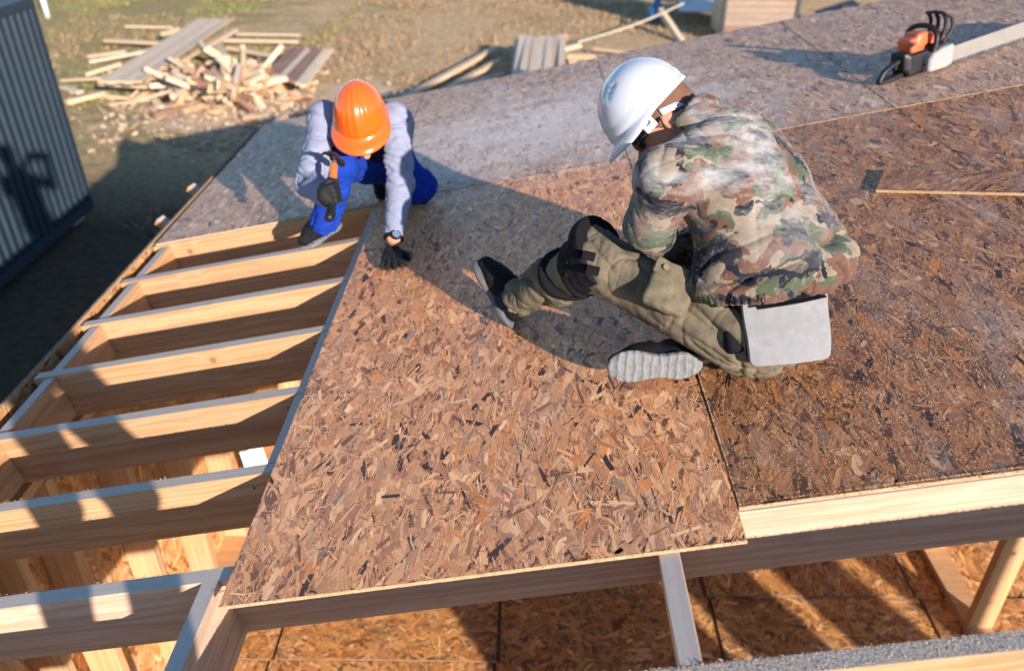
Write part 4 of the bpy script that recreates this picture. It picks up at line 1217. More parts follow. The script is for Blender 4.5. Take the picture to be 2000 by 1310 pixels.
def fist_prims(c, axis, back, wrist, s=1.0):
    """fingers closed round a handle: axis runs from little finger to index, back points out of the back of the hand"""
    a = Vector(axis).normalized(); b = (Vector(back) - a * Vector(back).dot(a)).normalized(); q = a.cross(b)
    P = []
    for i, r in enumerate((0.0086, 0.0094, 0.0099, 0.0096)):
        o = c + a * ((i - 1.5) * 0.0205 * s)
        pts = []
        for k, an in enumerate((10, 75, 140, 205, 255)):
            rad = 0.027 if k else 0.034
            an = math.radians(an)
            pts.append(o + b * (math.cos(an) * rad) * s + q * (math.sin(an) * rad) * s)
        for k in range(4): P.append(cone(pts[k], r * s * 1.1, pts[k + 1], r * s, 0.0035))
        P.append(cone(o + b * 0.034 * s, 0.012 * s, o + b * 0.014 * s - q * 0.035 * s, 0.014 * s, 0.01))
    P.append(cone(c + a * 0.035 * s - q * 0.03 * s, 0.014 * s, c + a * 0.05 * s + q * 0.01 * s - b * 0.012 * s, 0.012 * s, 0.008))
    P.append(cone(c + a * 0.05 * s + q * 0.01 * s - b * 0.012 * s, 0.012 * s, c + a * 0.042 * s + q * 0.032 * s, 0.0105 * s, 0.004))
    P.append(cone(c - q * 0.035 * s + b * 0.01 * s, 0.027 * s, wrist, 0.029 * s, 0.02))
    return P

# ================================================================== PERSON 1: sitting, camouflage jacket
p1 = empty('person', roof(0.44, 1.95, 0), 'man in white hard hat and camouflage jacket sitting on the deck with his back turned', 'person')
hipL, kneeL, ankL = at(1440, 650, 2.24), at(1162, 510, 2.37), at(1010, 583, 2.68)
hipR, kneeR, ankR = at(1525, 615, 2.34), at(1345, 590, 2.50), at(1372, 698, 2.40)
shL, shR = at(1302, 345, 2.10), at(1485, 300, 2.32)
elL, wrL = at(1268, 445, 2.22), at(1322, 520, 2.43)
elR, wrR = at(1420, 430, 2.50), at(1325, 500, 2.52)
sA = (shR - shL).normalized()
tA = cdir(-0.36, 0.9, 0.2); tA = (tA - sA * tA.dot(sA)).normalized()
fA = tA.cross(sA)
BA = Matrix((sA, fA, tA)).transposed()
HM = frame(at(1266, 216, 2.28), y=cdir(-0.67, -0.69, -0.26), z=cdir(-0.72, 0.69, 0.06))
HD = HM @ Matrix.Translation((0, -0.004, -0.035))
hd = lambda x, y, z: HD @ Vector((x, y, z))
body_pr = head_prims(HD) + [cone(hd(0, -0.03, -0.04), 0.06, at(1385, 275, 2.22), 0.056, 0.03),
    ell(at(1425, 320, 2.22), (0.14, 0.09, 0.1), BA), ell(at(1455, 400, 2.22), (0.15, 0.1, 0.16), BA), ell(at(1485, 520, 2.26), (0.13, 0.08, 0.12), BA),
    ell(at(1498, 630, 2.30), (0.11, 0.08, 0.07), BA),
    cone(shL, 0.045, elL, 0.04), cone(elL, 0.038, wrL, 0.026), cone(shR, 0.045, elR, 0.04), cone(elR, 0.038, wrR, 0.026),
    cone(hipL, 0.06, kneeL, 0.045), cone(kneeL, 0.043, ankL, 0.030), cone(hipR, 0.055, kneeR, 0.045), cone(kneeR, 0.042, ankR, 0.03),
    cone(ankL, 0.030, at(990, 586, 2.75), 0.026), cone(ankR, 0.03, at(1355, 708, 2.42), 0.028)]
body_pr += fist_prims(wrL + cdir(0.02, -0.06, -0.1) * 0.07, cdir(1, .2, .1), cdir(0, 0.6, 0.4), wrL, 1.0)
body_pr += fist_prims(wrR + cdir(-0.3, -0.5, 0.1) * 0.07, cdir(1, .2, .1), cdir(0, 0.6, -0.1), wrR, 1.0)
sdf_mesh('body', body_pr, 0.0055, SKIN, p1)
# jacket
fd = cdir(0.82, 0.34, 0.2)
def jacket_disp(P, N):
    base = folds(fd, 0.070, 8.5, 0.9, 5)(P, N) + folds(fd, 0.030, 19.0, 1.6, 45)(P, N)
    c = V3(at(1470, 470, 2.1)); low = np.clip((c - P) @ V3(tA) * 5 + 0.6, 0.3, 1.0)
    f2 = folds(cdir(0.25, -0.95, 0), 0.045, 11.0, 2.0, 21)(P, N)
    return base * low + f2 * 0.5 * (1.1 - low) + 0.004 * vnoise(P * 16, 8)
jk = [ell(at(1496, 560, 2.27), (0.222, 0.165, 0.11), BA, 0.05), ell(at(1484, 470, 2.24), (0.205, 0.155, 0.14), BA, 0.05), ell(at(1458, 375, 2.215), (0.2, 0.145, 0.14), BA, 0.05),
      ell(at(1425, 300, 2.225), (0.165, 0.115, 0.09), BA, 0.05), cone(shL, 0.074, at(1410, 300, 2.2), 0.09, 0.05), cone(shR, 0.066, at(1430, 290, 2.24), 0.09, 0.06),
      cone(shL, 0.07, elL, 0.064, 0.03), cone(elL, 0.062, wrL, 0.045, 0.02), cone(shR, 0.064, elR, 0.06, 0.04), cone(elR, 0.058, wrR, 0.042, 0.02),
      cone(at(1415, 285, 2.215), 0.088, at(1360, 240, 2.225), 0.073, 0.03), ell(at(1530, 500, 2.265), (0.185, 0.15, 0.14), BA, 0.12), ell(at(1408, 560, 2.2), (0.075, 0.07, 0.09), BA, 0.05),
      cone(at(1368, 246, 2.22), 0.058, at(1325, 208, 2.24), 0.066, 0.006, True)]
hemN = cdir(0.15, -0.95, -0.2)
sdf_mesh('camouflage_jacket', jk, 0.0042, CAMO, p1, cuts=[plane_cut(at(1500, 566, 2.1), hemN), local_cut(wrL + (wrL - elL).normalized() * 0.01, wrL - elL, 0.075)], disp=jacket_disp)
# trousers
def tr_disp(P, N):
    a = folds(cdir(0.35, 1, 0.1), 0.012, 22.0, 2.0, 3)(P, N)
    b = folds(cdir(0.75, -0.55, 0.2), 0.042, 13.0, 2.2, 13)(P, N)
    return a + b * 0.7
tr = [ell(at(1500, 652, 2.285), (0.172, 0.135, 0.105), BA, 0.05), ell(at(1495, 590, 2.27), (0.16, 0.12, 0.1), BA, 0.05), cone(at(1445, 650, 2.24), 0.108, kneeL, 0.084, 0.04),
      cone(kneeL, 0.08, at(1085, 548, 2.53), 0.07, 0.04), cone(at(1085, 548, 2.53), 0.07, ankL, 0.053, 0.03), cone(hipR, 0.1, kneeR, 0.075, 0.04), cone(kneeR, 0.07, ankR, 0.05, 0.03),
      cone(ankL + (ankL - kneeL).normalized() * 0.03, 0.044, ankL - (ankL - kneeL).normalized() * 0.02, 0.044, 0.004, True)]
sdf_mesh('olive_trousers', tr, 0.0042, OLIVE, p1, cuts=[local_cut(ankL + (ankL - kneeL).normalized() * 0.012, ankL - kneeL, 0.09), local_cut(ankR + (ankR - kneeR).normalized() * 0.03, ankR - kneeR, 0.08), lambda P: -(P @ V3(RN)) + 0.001], disp=tr_disp)
# knee pad: cap and straps wrapped round the knee
shin = (ankL - kneeL).normalized(); thd = (hipL - kneeL).normalized()
kp = [cone(kneeL + thd * 0.05, 0.093, kneeL + shin * 0.10, 0.084, 0.03)]
sdf_mesh('knee_pad', [ell(kneeL + cdir(0.0, 0.3, 0.1) * 0.055, (0.066, 0.088, 0.08), frame(Vector((0, 0, 0)), x=shin, z=cdir(-0.1, 1, 0.1)).to_3x3(), 0.02),
                      cone(kneeL - shin * 0.035, 0.096, kneeL + shin * 0.035, 0.092, 0.02)], 0.0045, BLACKC, p1, cuts=slab(kneeL + shin * 0.02, shin, 0.062), disp=lambda P, N: 0.002 * vnoise(P * 60, 2))
for i, (off, r) in enumerate(((0.078, 0.090), (0.118, 0.087))):
    sdf_mesh('knee_strap', [cone(kneeL + shin * (off - 0.03), r + 0.002, kneeL + shin * (off + 0.03), r, 0.01)], 0.0045, BLACKC, p1, cuts=slab(kneeL + shin * off, (shin + cdir(0.2, 0, 0) * (i - .5)), 0.011))
for (px, py, d) in ((1120, 510, 2.33), (1150, 500, 2.25), (1116, 534, 2.345), (1158, 528, 2.25)):
    Mx = frame(at(px, py, d), x=cdir(0.9, -0.2, 0.1), z=cdir(0.1, 0.25, 1))
    box('strap_buckle', -0.018, 0.018, -0.013, 0.013, -0.006, 0.006, BLACKC, p1, Mx, 0.004)
# cargo pocket with flap and button
PM = frame(at(1312, 560, 2.175), x=cdir(0.9, -0.42, 0.1), z=cdir(-0.1, 0.45, 0.9))
sdf_mesh('cargo_pocket', [rbox(PM @ Vector((0, 0, -0.018)), (0.062, 0.068, 0.016), PM.to_3x3(), 0.012)], 0.004, OLIVE, p1, disp=folds(cdir(.2, 1, 0), 0.004, 22, 4, 2))
sdf_mesh('pocket_flap', [rbox(PM @ Vector((-0.018, 0.048, -0.004)), (0.05, 0.024, 0.006), PM.to_3x3(), 0.006)], 0.003, OLIVE, p1, disp=folds(cdir(1, 0, 0), 0.002, 22, 4, 2))
vs, fs = tube_data([PM @ Vector((-0.035, 0.045, 0.0)), PM @ Vector((-0.035, 0.045, 0.008))], 0.0085, 16)
mesh_from('button', vs, fs, mat_simple('olive_button', (0.2, 0.18, 0.1), 0.5), parent=p1)
# dark hip pouch
QM = frame(at(1435, 625, 2.16), x=cdir(1, 0.1, -0.1), z=cdir(0, 0.2, 1))
sdf_mesh('hip_pouch', [rbox(QM @ Vector((0.0, -0.01, -0.02)), (0.03, 0.075, 0.03), QM.to_3x3(), 0.015), rbox(QM @ Vector((-0.03, 0.055, -0.005)), (0.035, 0.018, 0.02), QM.to_3x3(), 0.012)], 0.004, BLACKC, p1, disp=lambda P, N: 0.004 * vnoise(P * 30, 2))
# grey foam seat pad strapped behind
def pad(name, tl, tr_, br, bl, th, mat, parent, rad=0.09):
    nU, nV = 22, 18
    vs, fs = [], []
    for lay in (0, 1):
        for j in range(nV + 1):
            for i in range(nU + 1):
                a, b = i / nU, j / nV
                # rounded corners: pull the border in
                sx, sy = 2 * a - 1, 2 * b - 1
                ex, ey = max(0, abs(sx) - (1 - rad * 2)) / (rad * 2), max(0, abs(sy) - (1 - rad * 2)) / (rad * 2)
                q = math.hypot(ex, ey); mx = max(ex, ey)
                k = (mx / q) if q > 1e-6 else 1
                sx2 = math.copysign((1 - rad * 2) + ex * k * rad * 2, sx) if ex > 0 else sx
                sy2 = math.copysign((1 - rad * 2) + ey * k * rad * 2, sy) if ey > 0 else sy
                a2, b2 = (sx2 + 1) / 2, (sy2 + 1) / 2
                top = tl.lerp(tr_, a2); bot = bl.lerp(br, a2)
                p = top.lerp(bot, b2)
                nrm = (tr_ - tl).cross(tl - bl).normalized()
                bow = 0.016 * (1 - sx2 * sx2) + 0.006 * math.sin(3 * sy2)
                bow += 0.0015 * float(vnoise(np.array([a * 9, b * 7, 1.0]), 4))
                vs.append(p + nrm * (bow - th * lay))
    W_ = nU + 1; K = W_ * (nV + 1)
    for j in range(nV):
        for i in range(nU):
            a = j * W_ + i
            fs.append((a, a + W_, a + W_ + 1, a + 1)); fs.append((K + a, K + a + 1, K + a + W_ + 1, K + a + W_))
    ring = [i for i in range(nU + 1)] + [j * W_ + nU for j in range(1, nV + 1)] + [nV * W_ + i for i in range(nU - 1, -1, -1)] + [j * W_ for j in range(nV - 1, 0, -1)]
    for i in range(len(ring)):
        a, b = ring[i], ring[(i + 1) % len(ring)]
        fs.append((a, b, K + b, K + a))
    return mesh_from(name, vs, fs, mat, parent=parent)
PADM = mat_simple('grey_foam', (0.2, 0.2, 0.205), 0.85, spec=0.25, var=0.08, scale=40, dirt=(0.25, 0.245, 0.235))
pd = pad('seat_pad', at(1450, 578, 2.10), at(1618, 543, 2.14), at(1622, 700, 2.155), at(1466, 716, 2.12), 0.012, PADM, p1)
pad('pad_strap', at(1476, 594, 2.082), at(1612, 572, 2.112), at(1613, 581, 2.114), at(1477, 605, 2.084), 0.003, BLACKC, pd, 0.05)
pad('pad_backing', at(1446, 580, 2.115), at(1500, 575, 2.125), at(1505, 705, 2.14), at(1461, 708, 2.135), 0.01, BLACKC, p1)
# shoes
zt = (kneeL - ankL).normalized()
S1 = frame(at(962, 580, 2.785), y=at(937, 515, 2.80) - at(1000, 628, 2.76), z=cdir(0.80, 0.44, 0.46))
shoe(S1, p1, SHOE, mat_simple('grey_rubber_edge', (0.075, 0.075, 0.08), 0.8, dirt=(0.16, 0.155, 0.15)))
sdf_mesh('sock', [cone(ankR - (ankR - kneeR).normalized() * 0.02, 0.042, at(1352, 708, 2.40), 0.04, 0.01)], 0.004, BLACKC, p1)
sock = sdf_mesh('sock', [cone(at(985, 590, 2.765), 0.040, ankL, 0.045, 0.01)], 0.004, mat_cloth('dark_navy_sock', (0.02, 0.025, 0.06)), p1, disp=folds(cdir(.3, 1, 0), 0.003, 30, 4, 2))
S2 = frame(at(1284, 718, 2.285), y=cdir(-1, -0.02, 0.03), z=cdir(0.0, 0.42, -0.9))
shoe(S2, p1, SHOE, SOLE)
# helmet and what is under it
WHITE = mat_simple('white_helmet_plastic', (0.5, 0.52, 0.57), 0.28, spec=0.5, var=0.02, scale=14, coat=0.3, bump=0.01)
hw = helmet('hard_hat', 'white hard hat with vents and ratchet band', HM, WHITE, False, p1, W=0.112, L=0.128, Hh=0.140, brim=0.038)
def band(name, M, arc, zf, r, h, mat, parent, th=0.003):
    vs, fs = [], []
    n = 40
    for i in range(n + 1):
        ph = math.radians(arc[0] + (arc[1] - arc[0]) * i / n); z = zf(ph)
        x, y = r[0] * math.sin(ph), r[1] * math.cos(ph)
        vs += [M @ Vector((x, y, z - h / 2)), M @ Vector((x, y, z + h / 2))]
    fs = [(2 * i, 2 * i + 1, 2 * i + 3, 2 * i + 2) for i in range(n)]
    o = mesh_from(name, vs, fs, mat, None, parent, True)
    md = o.modifiers.new('t', 'SOLIDIFY'); md.thickness = th; md.offset = 0
    return o
band('ratchet_band', HM, (100, 262), lambda p: -0.022 - 0.045 * max(0, -math.cos(p)), (0.0845, 0.104), 0.02, WHITE, hw, 0.004)
sdf_mesh('ratchet_knob', [rbox(HM @ Vector((0, -0.106, -0.068)), (0.024, 0.009, 0.016), HM.to_3x3(), 0.006)], 0.003, WHITE, hw)
for s_ in (-1,):
    sdf_mesh('suspension_clip', [rbox(HM @ Vector((s_ * 0.098, 0.03, -0.022)), (0.008, 0.02, 0.024), HM.to_3x3(), 0.006), rbox(HM @ Vector((s_ * 0.107, 0.03, -0.018)), (0.01, 0.008, 0.010), HM.to_3x3(), 0.003, 0.003, True)], 0.0025, WHITE, hw)
HAIR = mat_simple('short_brown_hair', (0.16, 0.075, 0.04), 0.75, var=0.4, scale=150, bump=0.8)
sdf_mesh('hair', [ell(hd(0, -0.014, 0.018), (0.081, 0.100, 0.1), HD.to_3x3(), 0.01), cone(hd(0, -0.06, -0.04), 0.05, hd(0, -0.05, -0.075), 0.045, 0.03)], 0.0035, HAIR, p1,
         cuts=[plane_cut(hd(0, 0.02, -0.02), HD.to_3x3() @ Vector((0, 0.75, -0.66))), plane_cut(hd(0, 0, -0.095), HD.to_3x3() @ Vector((0, 0.25, -1)))], disp=lambda P, N: 0.0012 * vnoise(P * 180, 3))
GLS = mat_simple('black_glasses', (0.01, 0.01, 0.012), 0.2, var=0.05)
ah = HD.to_3x3()
gl = sdf_mesh('sunglasses', [ell(hd(-0.036, 0.092, -0.012), (0.03, 0.008, 0.021), ah @ Matrix.Rotation(0.35, 3, 'Z'), 0.003), ell(hd(0.036, 0.092, -0.012), (0.03, 0.008, 0.021), ah @ Matrix.Rotation(-0.35, 3, 'Z'), 0.003),
     cone(hd(-0.066, 0.078, -0.006), 0.008, hd(-0.083, 0.0, -0.004), 0.0045, 0.006), cone(hd(0.066, 0.078, -0.006), 0.008, hd(0.083, 0.0, -0.004), 0.0045, 0.006)], 0.0022, GLS, p1)

# ================================================================== PERSON 2: crouching, orange hard hat
p2 = empty('person', roof(-0.95, 3.55, 0), 'man in orange hard hat, grey sweater and blue overalls crouching with a hammer', 'person')
shL, shR = at(638, 236, 3.52), at(772, 238, 3.52)
elL, wrL = at(606, 358, 3.42), at(640, 388, 3.22)
elR, wrR = at(781, 360, 3.52), at(769, 462, 3.405)
hipL, hipR = at(712, 312, 3.95), at(765, 318, 3.99)
knL, anL = at(662, 322, 3.55), at(634, 440, 3.74)
knR, anR = at(818, 366, 3.86), at(745, 348, 4.2)
HM2 = frame(at(704, 228, 3.40), y=cdir(0.07, -0.84, 0.52), z=cdir(-0.03, 0.53, 0.85))
HD2 = HM2 @ Matrix.Translation((0, -0.004, -0.04))
hd2 = lambda x, y, z: HD2 @ Vector((x, y, z))
sB = (shR - shL).normalized(); tB = (at(706, 215, 3.5) - at(738, 300, 3.98)).normalized(); tB = (tB - sB * tB.dot(sB)).normalized()
BB = Matrix((sB, tB.cross(sB), tB)).transposed()
handF = Matrix(((0, 0, 0, 0),) * 4)
hM = frame(roof(-0.845, 3.105, 0.026), y=-RV * 1.0 + RU * 0.1, z=RN)
fc = at(649, 378, 3.17); ha = (at(628, 302, 3.12) - at(663, 418, 3.2)).normalized()
bp = head_prims(HD2) + [cone(hd2(0, -0.03, -0.05), 0.06, at(706, 222, 3.56), 0.065, 0.03), ell(at(707, 245, 3.63), (0.15, 0.1, 0.12), BB), ell(at(722, 275, 3.8), (0.14, 0.1, 0.14), BB), ell(at(738, 305, 3.97), (0.14, 0.1, 0.1), BB),
     cone(shL, 0.045, elL, 0.04), cone(elL, 0.038, wrL, 0.027), cone(shR, 0.045, elR, 0.04), cone(elR, 0.038, wrR, 0.027), cone(wrR, 0.027, hM.translation + RV * 0.05, 0.026),
     cone(hipL, 0.06, knL, 0.045), cone(knL, 0.043, anL, 0.03), cone(hipR, 0.06, knR, 0.045), cone(knR, 0.043, anR, 0.03), cone(wrL, 0.027, fc, 0.022), ]
sdf_mesh('body', bp, 0.006, SKIN, p2)
sdf_mesh('glove', hand_prims(hM, (0.12, 0.12), 0.2, False, 1.28), 0.0028, GLOVE, p2, disp=lambda P, N: 0.0008 * vnoise(P * 160, 3) + 0.001 * vnoise(P * 60, 3))
sdf_mesh('glove', fist_prims(fc, ha, cdir(0.25, -0.15, 0.9), wrL, 0.98), 0.0028, GLOVE, p2, disp=lambda P, N: 0.0012 * vnoise(P * 90, 3))
sdf_mesh('sweater_body', [ell(at(707, 245, 3.62), (0.185, 0.13, 0.13), BB, 0.04), ell(at(722, 275, 3.78), (0.175, 0.125, 0.16), BB, 0.04), cone(shL + sB * 0.03, 0.064, shR - sB * 0.03, 0.064, 0.05), cone(at(706, 228, 3.54), 0.075, at(705, 226, 3.5), 0.07, 0.03)],
         0.006, NAVY, p2, disp=folds(sB, 0.006, 14, 3, 5))
sd_ = folds(cdir(1, -0.25, 0.3), 0.028, 17, 3, 6, 0.0015)
sdf_mesh('sleeve', [ball(shL, 0.078, 0.03), cone(shL, 0.074, elL, 0.062, 0.03), cone(elL, 0.06, wrL, 0.041, 0.02)], 0.0045, GREYS, p2, cuts=[plane_cut(shL + sB * 0.028 , sB * 0.9 + tB * -0.3)], disp=sd_)
sdf_mesh('sleeve', [ball(shR, 0.078, 0.03), cone(shR, 0.074, elR, 0.062, 0.03), cone(elR, 0.06, wrR, 0.042, 0.02)], 0.0045, GREYS, p2, cuts=[plane_cut(shR - sB * 0.035, -sB * 0.9 + tB * -0.2), plane_cut(wrR, wrR - elR)], disp=sd_)
ov = [ell(at(738, 302, 3.98), (0.172, 0.135, 0.13), BB, 0.05), ell(at(726, 290, 3.84), (0.165, 0.13, 0.13), BB, 0.05), cone(hipL, 0.098, knL, 0.078, 0.04), cone(knL, 0.074, anL, 0.058, 0.03), cone(hipR, 0.098, knR, 0.08, 0.04), cone(knR, 0.078, anR, 0.055, 0.03)]
sdf_mesh('blue_overalls', ov, 0.006, BLUE, p2, cuts=[local_cut(anL + (anL - knL).normalized() * 0.03, anL - knL, 0.1), lambda P: -(P @ V3(RN)) + 0.001], disp=folds(cdir(1, 0.3, 0.1), 0.03, 13, 2.5, 16))
for s_ in (-1, 1):
    pts = curve_pts([at(708 + s_ * 36, 205, 3.60), at(708 + s_ * 34, 235, 3.47), at(712 + s_ * 24, 268, 3.52), at(716 + s_ * 18, 300, 3.66)], 6)
    vs, fs = tube_data(pts, 0.018, 10, ry=0.008); mesh_from('overall_strap', vs, fs, BLUE, parent=p2, smooth=True)
S3 = frame(roof(-1.245, 3.47, 0.0), y=-RV * 0.85 - RU * 0.5, z=RN)
shoe(S3, p2, SHOE, SOLE)
S4 = frame(at(742, 352, 4.24), y=cdir(0.1, -0.5, -0.3), z=cdir(0.1, 0.3, 0.9) * -1)
shoe(frame(roof(-1.0, 3.93, 0.05), y=RV * -0.25 - RN * 0.95, z=-RV), p2, SHOE, SOLE)
ORANGE = mat_simple('orange_helmet_plastic', (0.8, 0.11, 0.008), 0.25, spec=0.5, var=0.02, scale=14, coat=0.4, bump=0.01)
helmet('hard_hat', 'orange ribbed hard hat with short peak', HM2, ORANGE, True, p2, W=0.108, L=0.13, Hh=0.15, brim=0.064)
# watch
wd = (wrR - elR).normalized(); wc = wrR + wd * 0.012
WF = frame(wc, y=wd, z=cdir(0.35, -0.1, 1))
vs, fs = tube_data([WF @ Vector((math.sin(a) * 0.034, 0, math.cos(a) * 0.033)) for a in [k * math.pi / 12 for k in range(24)]], 0.003, 8, closed=True, ry=0.011)
wt = mesh_from('watch_strap', vs, fs, BLACKC, parent=p2, smooth=True)
vs, fs = tube_data([WF @ Vector((0, 0, 0.030)), WF @ Vector((0, 0, 0.043))], 0.021, 24); mesh_from('watch_case', vs, fs, GLOVE, None, wt)
vs, fs = tube_data([WF @ Vector((0, 0, 0.0431)), WF @ Vector((0, 0, 0.0445))], 0.016, 24); mesh_from('watch_face', vs, fs, mat_simple('blue_grey_dial', (0.12, 0.17, 0.28), 0.2), None, wt)

# ------------------------------------------------------------------ hammer held by person 2
hm = empty('claw_hammer', fc, 'claw hammer with orange and black handle held up in the black glove', 'hammer')
HX = frame(fc, x=cdir(-0.35, 0.25, 0.9), z=ha)
hp = lambda x, y, z: HX @ Vector((x, y, z))
STEEL = mat_simple('hammer_steel', (0.35, 0.35, 0.37), 0.35, metal=0.9, dirt=(0.08, 0.07, 0.06))
BLK = mat_simple('black_plastic', (0.008, 0.008, 0.01), 0.45, spec=0.35, dirt=(0.018, 0.016, 0.015))
ORP = mat_simple('orange_grip', (0.75, 0.12, 0.02), 0.45)
sdf_mesh('handle_grip', [cone(hp(0, 0, -0.02), 0.0165, hp(0, 0, 0.12), 0.0145, 0.01), cone(hp(0, 0.002, -0.02), 0.0165, hp(0.004, 0.0, -0.035), 0.016, 0.01)], 0.0025, ORP, hm)
sdf_mesh('handle_end', [cone(hp(0.0, 0, -0.04), 0.0165, hp(0.004, 0, -0.085), 0.0185, 0.01), cone(hp(0.004, 0, -0.085), 0.0185, hp(0.012, 0, -0.105), 0.02, 0.01)], 0.0025, BLK, hm)
sdf_mesh('handle_neck', [cone(hp(0, 0, 0.115), 0.0105, hp(0, 0, 0.15), 0.0095, 0.003)], 0.002, STEEL, hm)
sdf_mesh('hammer_head', [cone(hp(-0.055, 0, 0.157), 0.0145, hp(-0.035, 0, 0.157), 0.0145, 0.004), cone(hp(-0.035, 0, 0.157), 0.010, hp(0.0, 0, 0.158), 0.012, 0.01), rbox(hp(0, 0, 0.156), (0.018, 0.012, 0.016), HX.to_3x3(), 0.005, 0.01),
     cone(hp(0.015, 0.007, 0.16), 0.009, hp(0.05, 0.009, 0.153), 0.006, 0.006), cone(hp(0.05, 0.009, 0.153), 0.006, hp(0.078, 0.010, 0.132), 0.003, 0.004),
     cone(hp(0.015, -0.007, 0.16), 0.009, hp(0.05, -0.009, 0.153), 0.006, 0.006), cone(hp(0.05, -0.009, 0.153), 0.006, hp(0.078, -0.010, 0.132), 0.003, 0.004)], 0.0018, BLK, hm)

# ------------------------------------------------------------------ the photographer, whose shadow lies on the container
p3 = empty('person', roof(-0.3, -0.4, 0), 'person taking the photo, whose shadow lies on the blue container', 'person')
fa = roof(-0.41, -0.35, 0.0); fb = roof(-0.17, -0.35, 0.0)
Z = Vector((0, 0, 1)); hdp = CAM_P + Vector((-0.27, -0.24, 0.12)); pel = Vector((-0.33, -0.42, 0.80)); che = Vector((-0.42, -0.34, 1.18))
sa, sb = che + Vector((-0.17, 0, 0.06)), che + Vector((0.17, -0.02, 0.08))
ka, kb = fa + Vector((0.01, 0.05, 0.45)), fb + Vector((0.02, 0.05, 0.45))
ea, eb = sa + Vector((-0.06, 0.12, -0.18)), sb + Vector((0.16, 0.04, -0.12))
wa, wb = CAM_P + CAM_Z * 0.14 - CAM_X * 0.09, CAM_P + CAM_Z * 0.14 + CAM_X * 0.09
Hh = frame(hdp, y=Vector((0.3, 0.85, -0.4)), z=Vector((0, 0.4, 0.9)))
pr = head_prims(Hh) + [cone(hdp - Z * 0.06, 0.055, che + Z * 0.1, 0.06), ell(che, (0.19, 0.13, 0.18), None, 0.04), ell((che + pel) / 2, (0.165, 0.12, 0.2), None, 0.05), ell(pel, (0.17, 0.13, 0.13), None, 0.05),
      cone(sa, 0.06, ea, 0.05), cone(ea, 0.048, wa, 0.032), cone(sb, 0.06, eb, 0.05), cone(eb, 0.048, wb, 0.032), ball(wa, 0.042), ball(wb, 0.042),
      cone(pel + Vector((-0.08, 0, -0.04)), 0.09, ka, 0.07), cone(ka, 0.065, fa + Z * 0.08, 0.055), cone(pel + Vector((0.08, 0, -0.04)), 0.09, kb, 0.07), cone(kb, 0.065, fb + Z * 0.08, 0.055),
      cone(fa + Vector((0, -0.03, 0.04)), 0.045, fa + Vector((0, 0.14, 0.03)), 0.035), cone(fb + Vector((0, -0.03, 0.04)), 0.045, fb + Vector((0, 0.14, 0.03)), 0.035)]
sdf_mesh('body', pr, 0.012, NAVY, p3)
CK = frame(CAM_P + CAM_Z * 0.10, x=CAM_X, z=CAM_Z)
box('camera_body', -0.075, 0.075, -0.05, 0.05, -0.03, 0.03, BLK, p3, CK, 0.01)

# ================================================================== CHAINSAW
SW = ROOF @ frame(Vector((1.555, 4.10, 0.004)), x=Vector((1, 0.42, 0)), z=Vector((0.03, 0.06, 1)))
cs = empty('chainsaw', None, 'orange and black chainsaw with white clutch cover resting on the deck', 'chainsaw', mw=SW)
sw = lambda x, y, z: SW @ Vector((x + (0.03 if z > 0.1 else 0), y * 0.75, z * 0.88))
SA = SW.to_3x3()
SORG = mat_simple('saw_orange', (0.72, 0.12, 0.035), 0.4, coat=0.2, dirt=(0.3, 0.12, 0.06), var=0.08)
SWHT = mat_simple('saw_white_cover', (0.28, 0.28, 0.27), 0.45, dirt=(0.2, 0.15, 0.1), var=0.06)
BAR = mat_simple('bar_steel_painted', (0.22, 0.20, 0.175), 0.5, metal=0.0, dirt=(0.2, 0.14, 0.09), scale=18)
sdf_mesh('engine_cover', [rbox(sw(0.200, 0.10, 0.148), (0.045, 0.052, 0.064), SA @ Matrix.Rotation(-0.12, 3, 'Y'), 0.018, 0.02), rbox(sw(0.225, 0.09, 0.20), (0.035, 0.05, 0.035), SA, 0.014, 0.02), rbox(sw(0.33, 0.11, 0.165), (0.05, 0.06, 0.04), SA, 0.014, 0.02)], 0.004, SORG, cs)
for k in range(4):
    box('cooling_slot', -0.004, 0.004, -0.003, 0.003, -0.015, 0.015, BLK, cs, SW @ Matrix.Translation((0.178 + k * 0.015, 0.024, 0.165)) @ Matrix.Rotation(0.35, 4, 'Y'), 0.001)
sdf_mesh('crankcase', [rbox(sw(0.25, 0.08, 0.07), (0.105, 0.06, 0.06), SA, 0.02, 0.02), rbox(sw(0.36, 0.10, 0.09), (0.07, 0.07, 0.06), SA, 0.02, 0.02), rbox(sw(0.145, 0.08, 0.095), (0.02, 0.05, 0.05), SA, 0.012, 0.02)], 0.0045, BLK, cs)
vs, fs = tube_data(curve_pts([sw(0.16, 0.07, 0.125), sw(0.10, 0.065, 0.105), sw(0.04, 0.06, 0.075), sw(0.005, 0.06, 0.035), sw(0.003, 0.06, 0.015), sw(0.03, 0.06, 0.010), sw(0.10, 0.062, 0.014), sw(0.19, 0.07, 0.025)], 7), 0.016, 12)
mesh_from('rear_handle', vs, fs, BLK, parent=cs, smooth=True)
prism('hand_guard_plate', [(0.02, 0.004), (0.17, 0.004), (0.19, 0.03), (0.12, 0.02), (0.03, 0.018)], 0.035, 0.10, BLK, SW, cs, 0.003)
sdf_mesh('trigger', [cone(sw(0.118, 0.065, 0.095), 0.007, sw(0.105, 0.065, 0.058), 0.005, 0.004)], 0.003, BLK, cs)
vs, fs = tube_data(curve_pts([sw(0.245, -0.012, 0.045), sw(0.262, -0.018, 0.12), sw(0.285, -0.012, 0.20), sw(0.29, 0.03, 0.245), sw(0.275, 0.10, 0.262), sw(0.255, 0.17, 0.25), sw(0.24, 0.2, 0.20), sw(0.225, 0.205, 0.10), sw(0.22, 0.18, 0.04)], 7), 0.014, 12)
